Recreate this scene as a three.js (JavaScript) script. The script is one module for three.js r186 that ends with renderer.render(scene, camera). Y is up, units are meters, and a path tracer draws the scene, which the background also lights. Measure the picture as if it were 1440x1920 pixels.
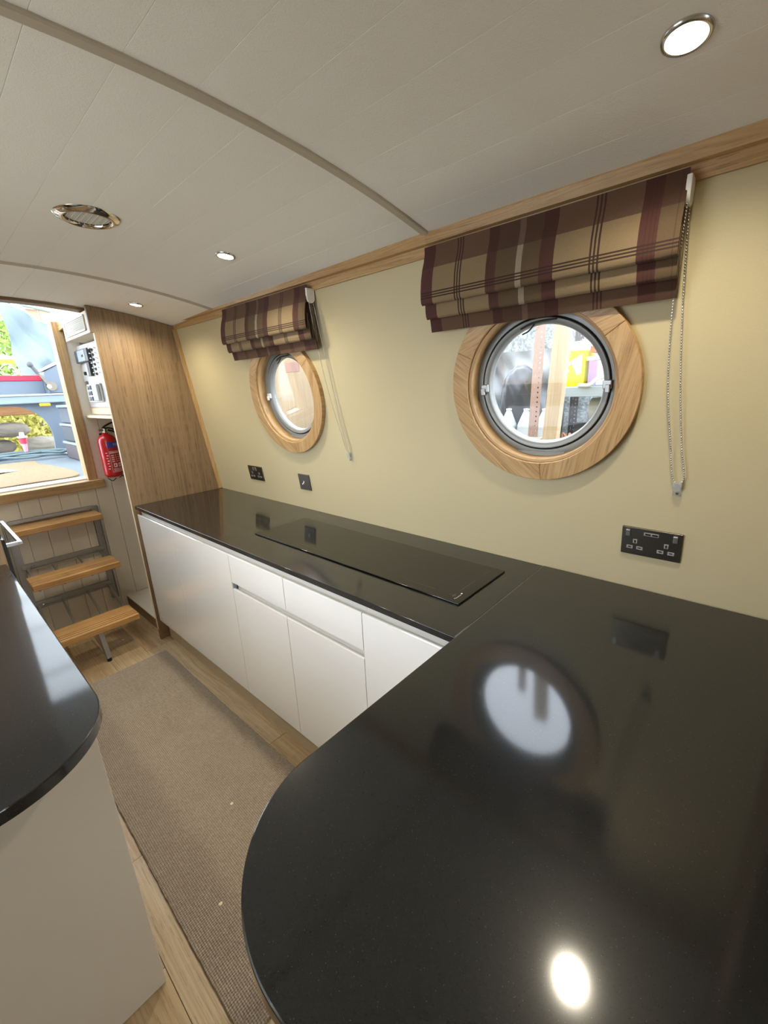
import * as THREE from 'three';
import { RoundedBoxGeometry } from 'three/addons/geometries/RoundedBoxGeometry.js';
import { mergeGeometries, mergeVertices, toCreasedNormals } from 'three/addons/utils/BufferGeometryUtils.js';

// ---------- camera, sky, exposure ----------
const scene = new THREE.Scene();
const camera = new THREE.PerspectiveCamera(100.538, 0.75, 0.02, 200);
camera.matrixAutoUpdate = true;
{
  const m = new THREE.Matrix4().makeBasis(
    new THREE.Vector3(0.74293, -0.04337, -0.66796),
    new THREE.Vector3(-0.15772, 0.95846, -0.23765),
    new THREE.Vector3(0.65052, 0.28190, 0.70523));
  camera.quaternion.setFromRotationMatrix(m);
  camera.position.set(0, 1.507, 0);
}
const renderer = new THREE.WebGLRenderer({ antialias: true });
renderer.toneMapping = THREE.LinearToneMapping;
renderer.toneMappingExposure = 2.55;
renderer.shadowMap.enabled = true;
const SKY = 3.15;
scene.background = new THREE.Color().setRGB(0.89 * SKY, 0.98 * SKY, 1.10 * SKY);
const LAMP = 0.85;                                             // candela of one ceiling downlight
const LAMP_COLOR = new THREE.Color().setRGB(1.0, 0.90, 0.70);

// ---------- helpers ----------
let seed = 20240611;
const rnd = () => { seed |= 0; seed = (seed + 0x6D2B79F5) | 0; let t = Math.imul(seed ^ (seed >>> 15), 1 | seed); t = (t + Math.imul(t ^ (t >>> 7), 61 | t)) ^ t; return ((t ^ (t >>> 14)) >>> 0) / 4294967296; };
const rr = (a, b) => a + (b - a) * rnd();
const V = (x, y, z) => new THREE.Vector3(x, y, z);
const lerp = (a, b, t) => a + (b - a) * t;
const clamp = (x, a = 0, b = 1) => Math.min(b, Math.max(a, x));
const taken = {};
function numbered(n) { if (taken[n] === undefined) { taken[n] = 0; return n; } taken[n]++; return n + '_' + String(taken[n]).padStart(3, '0'); }

// periodic value noise on a lattice nx by ny
function lattice(nx, ny) { const a = new Float32Array(nx * ny); for (let i = 0; i < a.length; i++) a[i] = rnd(); return (u, v) => {
  const x = ((u % 1) + 1) % 1 * nx, y = ((v % 1) + 1) % 1 * ny; const x0 = Math.floor(x) % nx, y0 = Math.floor(y) % ny, x1 = (x0 + 1) % nx, y1 = (y0 + 1) % ny;
  let fx = x - Math.floor(x), fy = y - Math.floor(y); fx = fx * fx * (3 - 2 * fx); fy = fy * fy * (3 - 2 * fy);
  return lerp(lerp(a[y0 * nx + x0], a[y0 * nx + x1], fx), lerp(a[y1 * nx + x0], a[y1 * nx + x1], fx), fy); }; }
function tex(w, h, fn, srgb, rx = 1, ry = 1) {
  const d = new Uint8Array(w * h * 4);
  for (let y = 0; y < h; y++) for (let x = 0; x < w; x++) { const c = fn((x + .5) / w, (y + .5) / h, x, y), i = (y * w + x) * 4; if (typeof c === 'number') { d[i] = d[i + 1] = d[i + 2] = clamp(c) * 255; } else { d[i] = clamp(c[0]) * 255; d[i + 1] = clamp(c[1]) * 255; d[i + 2] = clamp(c[2]) * 255; } d[i + 3] = 255; }
  const t = new THREE.DataTexture(d, w, h, THREE.RGBAFormat);
  t.wrapS = t.wrapT = THREE.RepeatWrapping; t.magFilter = THREE.LinearFilter; t.minFilter = THREE.LinearMipmapLinearFilter; t.generateMipmaps = true;
  if (srgb) t.colorSpace = THREE.SRGBColorSpace; t.repeat.set(rx, ry); t.needsUpdate = true; return t;
}
function canvasTex(w, h, draw) { const c = document.createElement('canvas'); c.width = w; c.height = h; draw(c.getContext('2d'), w, h); const t = new THREE.CanvasTexture(c); t.colorSpace = THREE.SRGBColorSpace; t.wrapS = t.wrapT = THREE.RepeatWrapping; return t; }
const mixc = (a, b, t) => [lerp(a[0], b[0], t), lerp(a[1], b[1], t), lerp(a[2], b[2], t)];
const hex = h => [(h >> 16 & 255) / 255, (h >> 8 & 255) / 255, (h & 255) / 255];

function woodMaps(light, mid, dark, opt = {}) {
  const n1 = lattice(3, 24), n2 = lattice(10, 120), n3 = lattice(30, 400), n4 = lattice(4, 7), cath = opt.cath ?? 1;
  const f = (u, v) => { const w = n4(u, v) * .10 * cath; const a = n1(u, v + w), b = n2(u, v + w * .6), c = n3(u, v); const ring = .5 + .5 * Math.sin((v + w * 1.6 + n1(u, v) * .05) * Math.PI * 2 * 26); return [a * .45 + b * .3 + ring * .25 * cath + (1 - cath) * .125, c, b]; };
  const map = tex(1024, 512, (u, v) => { const [g, c, b] = f(u, v); let col = g < .5 ? mixc(light, mid, g * 2) : mixc(mid, dark, (g - .5) * 2); const pore = c > .72 && b > .45 ? (opt.pore ?? .16) : 0; return [col[0] * (1 - pore), col[1] * (1 - pore), col[2] * (1 - pore)]; }, true);
  const bump = tex(512, 512, (u, v) => { const c = n3(u, v); return .5 + (c - .5) * .8; }, false);
  return { map, bump };
}
function wood(maps, o = {}) { const m = maps.map.clone(), b = maps.bump.clone(); m.repeat.set(o.ru ?? 1, o.rv ?? 3); b.repeat.copy(m.repeat); m.needsUpdate = b.needsUpdate = true; return new THREE.MeshPhysicalMaterial({ map: m, bumpMap: b, bumpScale: o.bump ?? .0003, roughness: o.rough ?? .45, color: o.color ?? 0xffffff, clearcoat: o.cc ?? 0, clearcoatRoughness: .25 }); }
const std = (color, roughness = .6, metalness = 0, extra = {}) => new THREE.MeshStandardMaterial({ color, roughness, metalness, ...extra });
const phys = o => new THREE.MeshPhysicalMaterial(o);

// uv in metres by dominant axis; u runs along the grain axis
function boxUV(g, grain = 'x', ou = 0, ov = 0) {
  g = g.index ? g.toNonIndexed() : g; const p = g.attributes.position, uv = new Float32Array(p.count * 2), ax = { x: 0, y: 1, z: 2 }[grain];
  const a = V(), b = V(), c = V();
  for (let i = 0; i < p.count; i += 3) {
    a.fromBufferAttribute(p, i); b.fromBufferAttribute(p, i + 1); c.fromBufferAttribute(p, i + 2);
    const n = b.clone().sub(a).cross(c.clone().sub(a)); const m = [Math.abs(n.x), Math.abs(n.y), Math.abs(n.z)]; const d = m[0] >= m[1] && m[0] >= m[2] ? 0 : m[1] >= m[2] ? 1 : 2;
    let r = [0, 1, 2].filter(k => k !== d); if (r[1] === ax) r = [r[1], r[0]];
    [a, b, c].forEach((q, k) => { const e = [q.x, q.y, q.z]; uv[(i + k) * 2] = e[r[0]] + ou; uv[(i + k) * 2 + 1] = e[r[1]] + ov; });
  }
  g.setAttribute('uv', new THREE.BufferAttribute(uv, 2)); return g;
}
const box = (w, h, d, o = {}) => boxUV(o.r === 0 ? new THREE.BoxGeometry(w, h, d) : new RoundedBoxGeometry(w, h, d, o.s ?? 1, Math.min(o.r ?? .002, w * .49, h * .49, d * .49)), o.grain ?? 'x', o.ou ?? 0, o.ov ?? 0);
// box from corner to corner
const span = (x0, x1, y0, y1, z0, z1, o = {}) => { const g = box(Math.abs(x1 - x0), Math.abs(y1 - y0), Math.abs(z1 - z0), o); g.translate((x0 + x1) / 2, (y0 + y1) / 2, (z0 + z1) / 2); return g; };
const merge = a => mergeGeometries(a.map(g => { g = g.index ? g.toNonIndexed() : g; for (const k of Object.keys(g.attributes)) if (!['position', 'normal', 'uv'].includes(k)) g.deleteAttribute(k); return g; }));
const tube = (pts, r, seg = 40, rs = 8, closed = false) => new THREE.TubeGeometry(new THREE.CatmullRomCurve3(pts, closed), seg, r, rs, closed);
function rod(a, b, r, rs = 10) { const d = b.clone().sub(a), g = new THREE.CylinderGeometry(r, r, d.length(), rs); g.applyQuaternion(new THREE.Quaternion().setFromUnitVectors(V(0, 1, 0), d.normalize())); const m = a.clone().add(b).multiplyScalar(.5); g.translate(m.x, m.y, m.z); return g; }
function bar(a, b, w, t, up = V(0, 1, 0)) { const d = b.clone().sub(a), L = d.length(), z = d.clone().normalize(), x = up.clone().cross(z).normalize(), y = z.clone().cross(x); const g = box(w, t, L, { r: .0015 }); g.applyMatrix4(new THREE.Matrix4().makeBasis(x, y, z)); const m = a.clone().add(b).multiplyScalar(.5); g.translate(m.x, m.y, m.z); return g; }
function extrude(pts, depth, o = {}) { const s = pts instanceof THREE.Shape ? pts : new THREE.Shape(pts.map(p => new THREE.Vector2(p[0], p[1]))); for (const h of o.holes ?? []) s.holes.push(h); return new THREE.ExtrudeGeometry(s, { depth, bevelEnabled: !!o.bevel, bevelThickness: o.bevel ?? 0, bevelSize: o.bevel ?? 0, bevelOffset: o.bevel ? -o.bevel : 0, bevelSegments: o.bs ?? 2, curveSegments: o.cs ?? 24 }); }
const lathe = (pts, seg = 48) => new THREE.LatheGeometry(pts.map(p => new THREE.Vector2(p[0], p[1])), seg);
const circle = (x, y, r) => { const p = new THREE.Path(); p.absarc(x, y, r, 0, Math.PI * 2, true); return p; };

function mesh(name, g, m, parent, pos, rot) { const o = new THREE.Mesh(g, m); o.name = parent ? name : numbered(name); if (pos) o.position.copy(pos); if (rot) o.rotation.set(...rot); (parent ?? scene).add(o); return o; }
function tag(o, label, category, group, kind) { if (label) o.userData.label = label; if (category) o.userData.category = category; if (group) o.userData.group = group; if (kind) o.userData.kind = kind; return o; }
function thing(name, label, category, pos = V(0, 0, 0), group) { const o = new THREE.Group(); o.name = numbered(name); o.position.copy(pos); scene.add(o); return tag(o, label, category, group); }
function struct(name, label, category, pos = V(0, 0, 0)) { return tag(thing(name, label, category, pos), null, null, null, 'structure'); }
// a geometry given in world metres, put under a parent that stands at its own position
function part(name, g, m, parent, label) { if (parent) { parent.updateMatrixWorld(true); g.applyMatrix4(parent.matrixWorld.clone().invert()); } const o = mesh(name, g, m, parent); if (label) o.userData.label = label; return o; }

// ---------- materials ----------
const oakMaps = woodMaps(hex(0xcbab7c), hex(0xbb9766), hex(0xa67e4f));
const panelMaps = woodMaps(hex(0x9c8569), hex(0x8b7356), hex(0x776045), { cath: .5, pore: .2 });
const floorMaps = woodMaps(hex(0xcdb99c), hex(0xbfa886), hex(0xa88f6e), { cath: .8, pore: .12 });
const softMaps = woodMaps(hex(0xe6d8c2), hex(0xdac7aa), hex(0xc9b290), { cath: .7, pore: .05 });
const M = {};
M.oak = wood(oakMaps, { ru: .8, rv: 3.2, rough: .42 });
M.oakTread = wood(oakMaps, { ru: .8, rv: 3.2, rough: .4, color: 0xfff0d8 });
M.panel = wood(panelMaps, { ru: .55, rv: 1.6, rough: .5, color: 0xf6f2ec });
M.floor = [0xffffff, 0xf3ede4, 0xe9e2d8, 0xfbf3ea].map(c => wood(floorMaps, { ru: .8, rv: 2.4, rough: .38, color: c }));
M.soft = wood(softMaps, { ru: .9, rv: 3, rough: .75, color: 0xb0aaa2 });
const fine = lattice(256, 256), coarse = lattice(24, 24), mid = lattice(90, 90);
const linen = tex(512, 512, (u, v) => .5 + (fine(u, v) - .5) * .6 + (mid(u, v) - .5) * .4, false, 4, 4);
M.ceil = std(0xf6f5f2, .75, 0, { bumpMap: linen, bumpScale: .0005 });
M.wall = std(0xc9bc96, .62, 0, { bumpMap: linen, bumpScale: .0002 });
M.cream = phys({ color: 0xeee6d6, roughness: .32 });
M.creamFrame = std(0xe3d3b4, .45);
M.gloss = phys({ color: 0xf0eee9, roughness: .05, specularIntensity: 1, clearcoat: 1, clearcoatRoughness: .01 });
M.matCream = phys({ color: 0xd2cabb, roughness: .3 });
M.rail = std(0xd8d4cc, .35);
const speck = tex(1024, 1024, (u, v, x, y) => { const r = rnd(); const b = .10 + (fine(u * 2, v * 2) - .5) * .03; return r > .9991 ? [.5, .52, .52] : r > .997 ? [b + .09, b + .10, b + .10] : [b * .92, b * .98, b]; }, true, 1.6, 1.6);
M.quartz = phys({ map: speck, roughness: .34, specularIntensity: .15, clearcoat: 1, clearcoatRoughness: .08 });
M.hob = phys({ color: 0x0b0b0b, roughness: .08, ior: 1.52 });
M.black = std(0x0c0c0c, .5);
M.blackSatin = phys({ color: 0x141414, roughness: .25 });
M.rubber = std(0x1a1a1b, .8);
M.greyFrame = std(0x8b8e8d, .38, .15);
M.alu = std(0xb4b6b8, .36, .85);
M.steel = std(0xc9cacc, .22, 1);
M.chrome = std(0xd8d4cc, .08, 1);
M.nickel = std(0x726c62, .28, .9);
M.greyPlastic = std(0x8f9296, .45);
M.whitePlastic = std(0xe6e6e2, .4);
M.glass = phys({ color: 0xffffff, roughness: 0, transmission: 1, thickness: 0, ior: 1.45 });
M.clear = phys({ color: 0xf4f6f6, roughness: .12, transmission: .85, thickness: 0 });
M.red = phys({ color: 0xc4141c, roughness: .25, clearcoat: .6, clearcoatRoughness: .1 });

// ---------- the boat's shape ----------
const MID = -0.41, T = 0.1349, TH = Math.atan(T);
const zR = y => -1.348 + (y - .897) * T;          // face of the right cabin side, leaning in
const zL = y => 2 * MID - zR(y);
const yC = z => 2.03 - (z - MID) ** 2 / 6.84;     // cambered ceiling
const X0 = -3.45, X1 = 3.4;
const bays = [[-3.45, -2.86, -.052, -.034], [-2.86, -2.224, -.034, -.018], [-2.212, -.875, -.018, 0], [-.863, .48, 0, 0], [.492, 1.83, 0, 0], [1.842, X1, 0, 0]];

// floor: loose-laid planks on a sub-floor
{
  const f = struct('floor', 'pale oak plank floor of the galley', 'floor');
  part('subfloor', span(X0 - .1, X1 + .1, -.05, -.008, -1.45, .65, { r: 0 }), std(0x8a765c, .9), f);
  const w = .182; let row = 0;
  for (let z = -1.40; z < .58; z += w, row++) {
    let x = X0 - rr(0, .9); let k = row;
    while (x < X1) { const L = 1.22, a = Math.max(x, X0), b = Math.min(x + L, X1); if (b - a > .05) part('plank', span(a + .0006, b - .0006, -.008, 0, z + .0006, z + w - .0006, { r: .0012, ou: rr(0, 5), ov: rr(0, 5) }), M.floor[k++ % 4], f); x += L; }
  }
}
// ceiling: boards along the boat, bay by bay
{
  const c = struct('ceiling', 'off-white boarded cambered ceiling', 'ceiling');
  const edges = []; for (let k = -7; k <= 8; k++) edges.push(-.37 + .12 * k - 0);
  bays.forEach(([a, b, da, db], bi) => {
    for (let i = 0; i < edges.length - 1; i++) {
      const z0 = edges[i], z1 = edges[i + 1];
      if (bi === 0 && z1 > -.86 && z0 < -.02) continue;              // the open hatch
      const g = new RoundedBoxGeometry(b - a, .010, Math.hypot(z1 - z0, yC(z1) - yC(z0)) - .0003, 1, .0009);
      g.translate(0, .005, 0); g.rotateX(-Math.atan2(yC(z1) - yC(z0), z1 - z0));
      g.rotateZ(Math.atan2(db - da, b - a)); g.translate((a + b) / 2, (yC(z0) + yC(z1)) / 2 + (da + db) / 2, (z0 + z1) / 2);
      part('board', boxUV(g, 'x', rr(0, 3), rr(0, 3)), M.ceil, c);
    }
  });
}
// steel roof above
{
  const r = struct('roof', 'steel cabin roof over the ceiling', 'roof');
  const prof = (za, zb) => { const p = []; for (let i = 0; i <= 16; i++) { const z = lerp(za, zb, i / 16); p.push([-z, yC(z) + .03]); } for (let i = 16; i >= 0; i--) { const z = lerp(za, zb, i / 16); p.push([-z, yC(z) + .07]); } return p; };
  const put = (za, zb, xa, xb) => { const g = extrude(prof(za, zb), xb - xa); g.rotateY(Math.PI / 2); g.translate(xa, 0, 0); part('roof_plate', g, std(0x3c4650, .6), r); };
  put(-1.33, .51, -2.86, X1 + .06); put(-1.33, -.83, X0 - .06, -2.86); put(-.03, .51, X0 - .06, -2.86);
}
{
  const l = struct('roof_hatch', 'steel sliding roof hatch pushed part of the way back', 'hatch');
  const pts = []; for (let i = 0; i <= 10; i++) { const z = lerp(-.86, .04, i / 10); pts.push([-z, yC(z) + .085]); } for (let i = 10; i >= 0; i--) { const z = lerp(-.86, .04, i / 10); pts.push([-z, yC(z) + .097]); }
  const g = extrude(pts, .95); g.rotateY(Math.PI / 2); g.translate(-3.08, 0, 0); part('lid', g, std(0xa8b0b5, .6), l);
}
// cover strips across the ceiling
let trimN = 1;
const stripAcross = (x, dy, w, mat, label) => {
  const t = struct('trim_' + trimN++, label, 'trim'); const pts = []; const N = 28;
  for (let i = 0; i <= N; i++) { const z = lerp(-1.20, .38, i / N); pts.push([-z, yC(z) + dy - .006]); }
  for (let i = N; i >= 0; i--) { const z = lerp(-1.20, .38, i / N); pts.push([-z, yC(z) + dy + .008]); }
  const g = extrude(pts, w, { bevel: .0025, bs: 1 }); g.rotateY(Math.PI / 2); g.translate(x - w / 2, 0, 0); part('strip', g, mat, t);
};
const stripMat = std(0xbdb4a3, .6);
stripAcross(-.869, 0, .020, stripMat, 'off-white ceiling joint strip nearest the big blind');
stripAcross(-2.218, -.018, .020, stripMat, 'off-white ceiling joint strip before the hatch');
stripAcross(.486, 0, .020, stripMat, 'off-white ceiling joint strip above the saloon');

// the two leaning cabin sides, with round openings
const PX = [-1.774, -.537, .95, 2.25], PY = 1.484;
function cabinSide(name, sgn, label) {
  const w = struct(name, label, 'wall'); const ct = Math.cos(TH);
  const s0 = (-.05 - .897) / ct + .0, s1 = (1.985 - .897) / ct, sp = (PY - .897) / ct;
  const shape = new THREE.Shape([[X0 - .06, s0], [X1 + .06, s0], [X1 + .06, s1], [X0 - .06, s1]].map(p => new THREE.Vector2(...p)));
  PX.forEach(x => { if (x < 0 && sgn < 0) shape.holes.push(circle(x, sp, .2215)); });
  const hy = y => (y - .897) / ct; if (sgn > 0) shape.holes.push(new THREE.Path([[-1.66, hy(.97)], [-1.66, hy(1.82)], [-.66, hy(1.82)], [-.66, hy(.97)]].map(p => new THREE.Vector2(...p))));
  const g = extrude(shape, .06, { cs: 64 }); g.translate(0, 0, -.06); g.rotateX(TH); g.translate(0, .897, -1.348);
  if (sgn > 0) { g.scale(1, 1, -1); g.translate(0, 0, 2 * MID); const ix = g.attributes.position; for (let i = 0; i < ix.count; i += 3) for (const a of ['position', 'normal', 'uv']) { const t = g.attributes[a], n = t.itemSize, A = t.array; for (let k = 0; k < n; k++) { const q = A[(i + 1) * n + k]; A[(i + 1) * n + k] = A[(i + 2) * n + k]; A[(i + 2) * n + k] = q; } } g.computeVertexNormals(); }
  part('lining', boxUV(g, 'x'), M.wall, w); return w;
}
cabinSide('wall_right', -1, 'cream cabin side with two round portholes');
cabinSide('wall_left', 1, 'cream cabin side behind the left worktop');
// open side hatch over the left worktop, opposite the portholes: most of the daylight comes in here and at the stern
{
  const h = struct('window_3', 'open side hatch in the left wall over the left worktop', 'window'), z = y => zL(y) + .02;
  for (const x of [-1.66, -.66]) part('post', bar(V(x, .97, z(.97)), V(x, 1.82, z(1.82)), .03, .10, V(0, 0, 1)), M.oak, h);
  for (const y of [.97, 1.82]) part('rail', span(-1.66, -.66, y - .015, y + .015, z(y) - .05, z(y) + .05), M.oak, h);
}
// front bulkhead of the saloon, behind the photographer, with a glazed doorway
{
  const w = struct('wall_near', 'cream bulkhead at the far end of the saloon', 'wall');
  const s = new THREE.Shape([[-.62, -.05], [1.44, -.05], [1.44, 2.05], [-.62, 2.05]].map(p => new THREE.Vector2(...p)));
  s.holes.push(new THREE.Path([[.06, .25], [.76, .25], [.76, 1.85], [.06, 1.85]].map(p => new THREE.Vector2(...p))));
  const g = extrude(s, .06); g.rotateY(Math.PI / 2); g.translate(X1, 0, 0); part('panel', boxUV(g, 'y'), M.cream, w);
  const d = struct('door_2', 'glazed front doors of the saloon', 'door');
  part('glass', span(X1 + .03, X1 + .036, .25, 1.85, -.76, -.06, { r: 0 }), M.glass, d);
  part('stile', span(X1 + .01, X1 + .05, .25, 1.85, -.43, -.39), M.oak, d);
}
// stern bulkhead: vertical boards round the doorway
const DZ0 = -.757, DZ1 = -.08, SILL = .985;
{
  const w = struct('wall_far', 'cream tongue and groove stern bulkhead with doorway', 'wall');
  const p = .1065; let z = -.36 + p * 9;
  const back = new THREE.Shape([[-.62, -.05], [1.42, -.05], [1.42, 2.06], [-.62, 2.06]].map(q => new THREE.Vector2(...q)));
  back.holes.push(new THREE.Path([[-DZ1, SILL], [-DZ0, SILL], [-DZ0, 2.07], [-DZ1, 2.07]].map(q => new THREE.Vector2(...q)).reverse()));
  const cut = new THREE.Shape([[-.62, -.05], [1.42, -.05], [1.42, 2.0], [-DZ0 + .03, 2.0], [-DZ0 + .03, SILL - .04], [-DZ1 - .03, SILL - .04], [-DZ1 - .03, 2.0], [-.62, 2.0]].map(q => new THREE.Vector2(...q)));
  const g = extrude(cut, .06); g.rotateY(Math.PI / 2); g.translate(X0 - .068, 0, 0); part('backing', g, M.cream, w);
  for (; z > -1.36; z -= p) {
    const z1 = z, z0 = z - p; let top = 1.97;
    if (z0 < DZ1 && z1 > DZ0) { // board meets the doorway
      part('board', span(X0 - .01, X0, 0, SILL - .03, z0 + .0011, z1 - .0011, { r: .0022, grain: 'y' }), M.cream, w);
      if (z0 < DZ0) part('board', span(X0 - .01, X0, SILL - .03, top, z0 + .0011, DZ0 - .002, { r: .0022, grain: 'y' }), M.cream, w);
      if (z1 > DZ1) part('board', span(X0 - .01, X0, SILL - .03, top, DZ1 + .002, z1 - .0011, { r: .0022, grain: 'y' }), M.cream, w);
      continue;
    }
    part('board', span(X0 - .01, X0, 0, top, z0 + .0011, z1 - .0011, { r: .0022, grain: 'y' }), M.cream, w);
  }
}
// doorway frame
{
  const d = struct('door_1', 'oak framed open doorway to the stern deck', 'door');
  part('jamb', span(X0 - .09, X0 + .014, SILL - .02, 1.985, DZ0 - .055, DZ0, { grain: 'y', r: .003 }), M.oak, d);
  part('jamb', span(X0 - .09, X0 + .014, SILL - .02, 1.985, DZ1, DZ1 + .055, { grain: 'y', r: .003 }), M.oak, d);
  part('sill', span(X0 - .03, X0 + .05, SILL - .062, SILL - .005, DZ0 - .085, DZ1 + .085, { grain: 'z', r: .004 }), M.oak, d);
  part('threshold', span(X0 - .16, X0 - .032, SILL - .03, SILL + .004, DZ0 - .02, DZ1 + .02, { grain: 'z' }), std(0xe9edf0, .35, .2), d, 'pale metal threshold');
}
// hatch surround
{
  const h = struct('trim_' + trimN++, 'oak lining round the open roof hatch', 'trim');
  const side = (z, dz) => { const g = extrude([[-3.53, 1.925], [-2.885, 1.965], [-2.885, 2.075], [-3.53, 2.075]], dz, { bevel: .002, bs: 1 }); g.translate(0, 0, z); part('side_board', boxUV(g, 'x', .3, .1), M.oak, h); };
  side(-.822, .03); side(-.05, .03);
  const pts = [], N = 16; for (let i = 0; i <= N; i++) { const z = lerp(-.89, .03, i / N); pts.push([-z, yC(z) - .034 - .014]); } for (let i = N; i >= 0; i--) { const z = lerp(-.89, .03, i / N); pts.push([-z, yC(z) - .034 + .045]); }
  const g = extrude(pts, .075, { bevel: .002, bs: 1 }); g.rotateY(Math.PI / 2); g.translate(-2.89, 0, 0); part('cross_board', boxUV(g, 'z', .7, .2), M.panel, h);
}
// oak cornice along the right side
{
  const t = struct('trim_' + trimN++, 'oak cornice along the top of the right wall', 'trim');
  const prof = [[zR(1.885) - .004, 1.886], [zR(1.885) + .010, 1.885], [zR(1.913) + .012, 1.913], [zR(1.914) + .026, 1.915], [zR(1.94) + .03, 1.94], [zR(1.955) + .026, 1.957], [zR(1.96) - .004, 1.96]];
  const put = (a, b) => { const g = extrude(prof.map(([z, y]) => [-z, y]), b - a); g.rotateY(Math.PI / 2); g.translate(a, 0, 0); part('moulding', boxUV(g, 'x', rr(0, 2), .3), M.oak, t); };
  put(-2.747, -.87); put(-.8695, X1);
  const u = struct('trim_' + trimN++, 'oak cornice along the top of the left wall', 'trim');
  const g = extrude(prof.map(([z, y]) => [z - 2 * MID, y]).reverse(), X1 - X0); g.rotateY(Math.PI / 2); g.translate(X0, 0, 0); part('moulding', boxUV(g, 'x'), M.oak, u);
  // batten in the corner between the oak end panel and the wall
  const c = struct('trim_' + trimN++, 'narrow oak batten in the corner above the worktop', 'trim');
  const a = V(-2.736, .899, zR(.899) + .011), b = V(-2.736, 1.886, zR(1.886) + .011); part('batten', boxUV(bar(a, b, .024, .020, V(1, 0, 0)), 'y'), M.oak, c);
}

// ---------- portholes ----------
let winN = 1;
function porthole(x, sgn, label, detail) {
  const w = struct('window_' + winN++, label, 'window'); const G = new THREE.Group();
  w.position.set(x, PY, sgn < 0 ? zR(PY) : zL(PY)); if (sgn < 0) w.rotation.x = TH; else { w.rotation.set(0, Math.PI, 0); w.rotateX(TH); }
  w.updateMatrixWorld(true); const P = (n, g, m, l) => { const o = mesh(n, g, m, w); if (l) o.userData.label = l; return o; };
  const segs = 3;                                                   // the oak ring is glued up from segments
  for (let i = 0; i < segs; i++) {
    const a0 = 0.6 + i / segs * Math.PI * 2 + .0006, a1 = 0.6 + (i + 1) / segs * Math.PI * 2 - .0006; const s = new THREE.Shape();
    s.absarc(0, 0, .276, a0, a1, false); s.absarc(0, 0, .2225, a1, a0, true); s.closePath();
    let g = extrude(s, .018, { bevel: .002, bs: 2, cs: 28 }); g = boxUV(g, 'x'); const uv = g.attributes.uv, am = (a0 + a1) / 2 + Math.PI / 2 + .25, ca = Math.cos(am), sa = Math.sin(am);
    for (let k = 0; k < uv.count; k++) { const u = uv.getX(k), v = uv.getY(k); uv.setXY(k, u * ca + v * sa + i * .37, -u * sa + v * ca + i * .21); }
    g.translate(0, 0, .0022); P('ring_segment', g, M.oak);
  }
  const lin = lathe([[.2215, -.03], [.2125, -.03], [.2125, .010], [.214, .0125], [.2218, .0125]], 72); lin.rotateX(Math.PI / 2); const lu = lin.attributes.uv; for (let i = 0; i < lu.count; i++) lu.setXY(i, lu.getX(i) * 1.4, lu.getY(i) * .05); P('lining', lin, M.oak);
  const fr = lathe([[.2215, -.045], [.2215, -.030], [.1945, -.030], [.194, -.033]], 72); fr.rotateX(Math.PI / 2); P('outer_frame', fr, M.greyFrame);
  const gk = lathe([[.194, -.033], [.189, -.034], [.189, -.05]], 72); gk.rotateX(Math.PI / 2); P('gasket', gk, M.rubber, 'black rubber gasket');
  const inn = lathe([[.189, -.05], [.189, -.029], [.1865, -.027], [.175, -.030], [.1725, -.034], [.1705, -.040], [.1695, -.046], [.1695, -.058], [.21, -.058]], 72); inn.rotateX(Math.PI / 2); P('inner_frame', inn, M.greyFrame);
  const gl = new THREE.CylinderGeometry(.1695, .1695, .005, 64); gl.rotateX(Math.PI / 2); gl.translate(0, 0, -.05); P('pane', gl, M.glass);
  if (!detail) return;
  for (const sx of [-1, 1]) { const ct = P('catch', merge([span(sx * .184 - .012, sx * .184 + .012, -.012, .012, -.030, -.020, { r: .003 }), span(sx * .187 - .006, sx * .187 + .006, -.02, .001, -.021, -.012, { r: .002 })]), detail === 2 && sx < 0 ? M.whitePlastic : M.alu); }
  const ch = new THREE.Shape(); const aa = -Math.PI / 2 - .36, ab = -Math.PI / 2 + .36; ch.absarc(0, 0, .2115, aa, ab, false); ch.lineTo(.2115 * Math.cos(ab), .2115 * Math.sin(ab) + .002); ch.closePath(); P('drip_ledge', (() => { const g = extrude(ch, .012); g.translate(0, 0, -.032); return g; })(), M.greyFrame);
  P('stay', merge([tube([V(-.06, .165, -.027), V(-.03, .176, -.024), V(.0, .18, -.022), V(.045, .181, -.024)], .0028, 16, 6), tube([V(-.055, .150, -.026), V(-.035, .157, -.022), V(-.018, .174, -.024)], .0022, 12, 6)]), M.black, 'black window stay');
}
porthole(PX[1], -1, 'large oak-rimmed porthole under the wide tartan blind, shelving outside', 1);
porthole(PX[0], -1, 'oak-rimmed porthole under the further tartan blind, plywood outside', 2);

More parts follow.
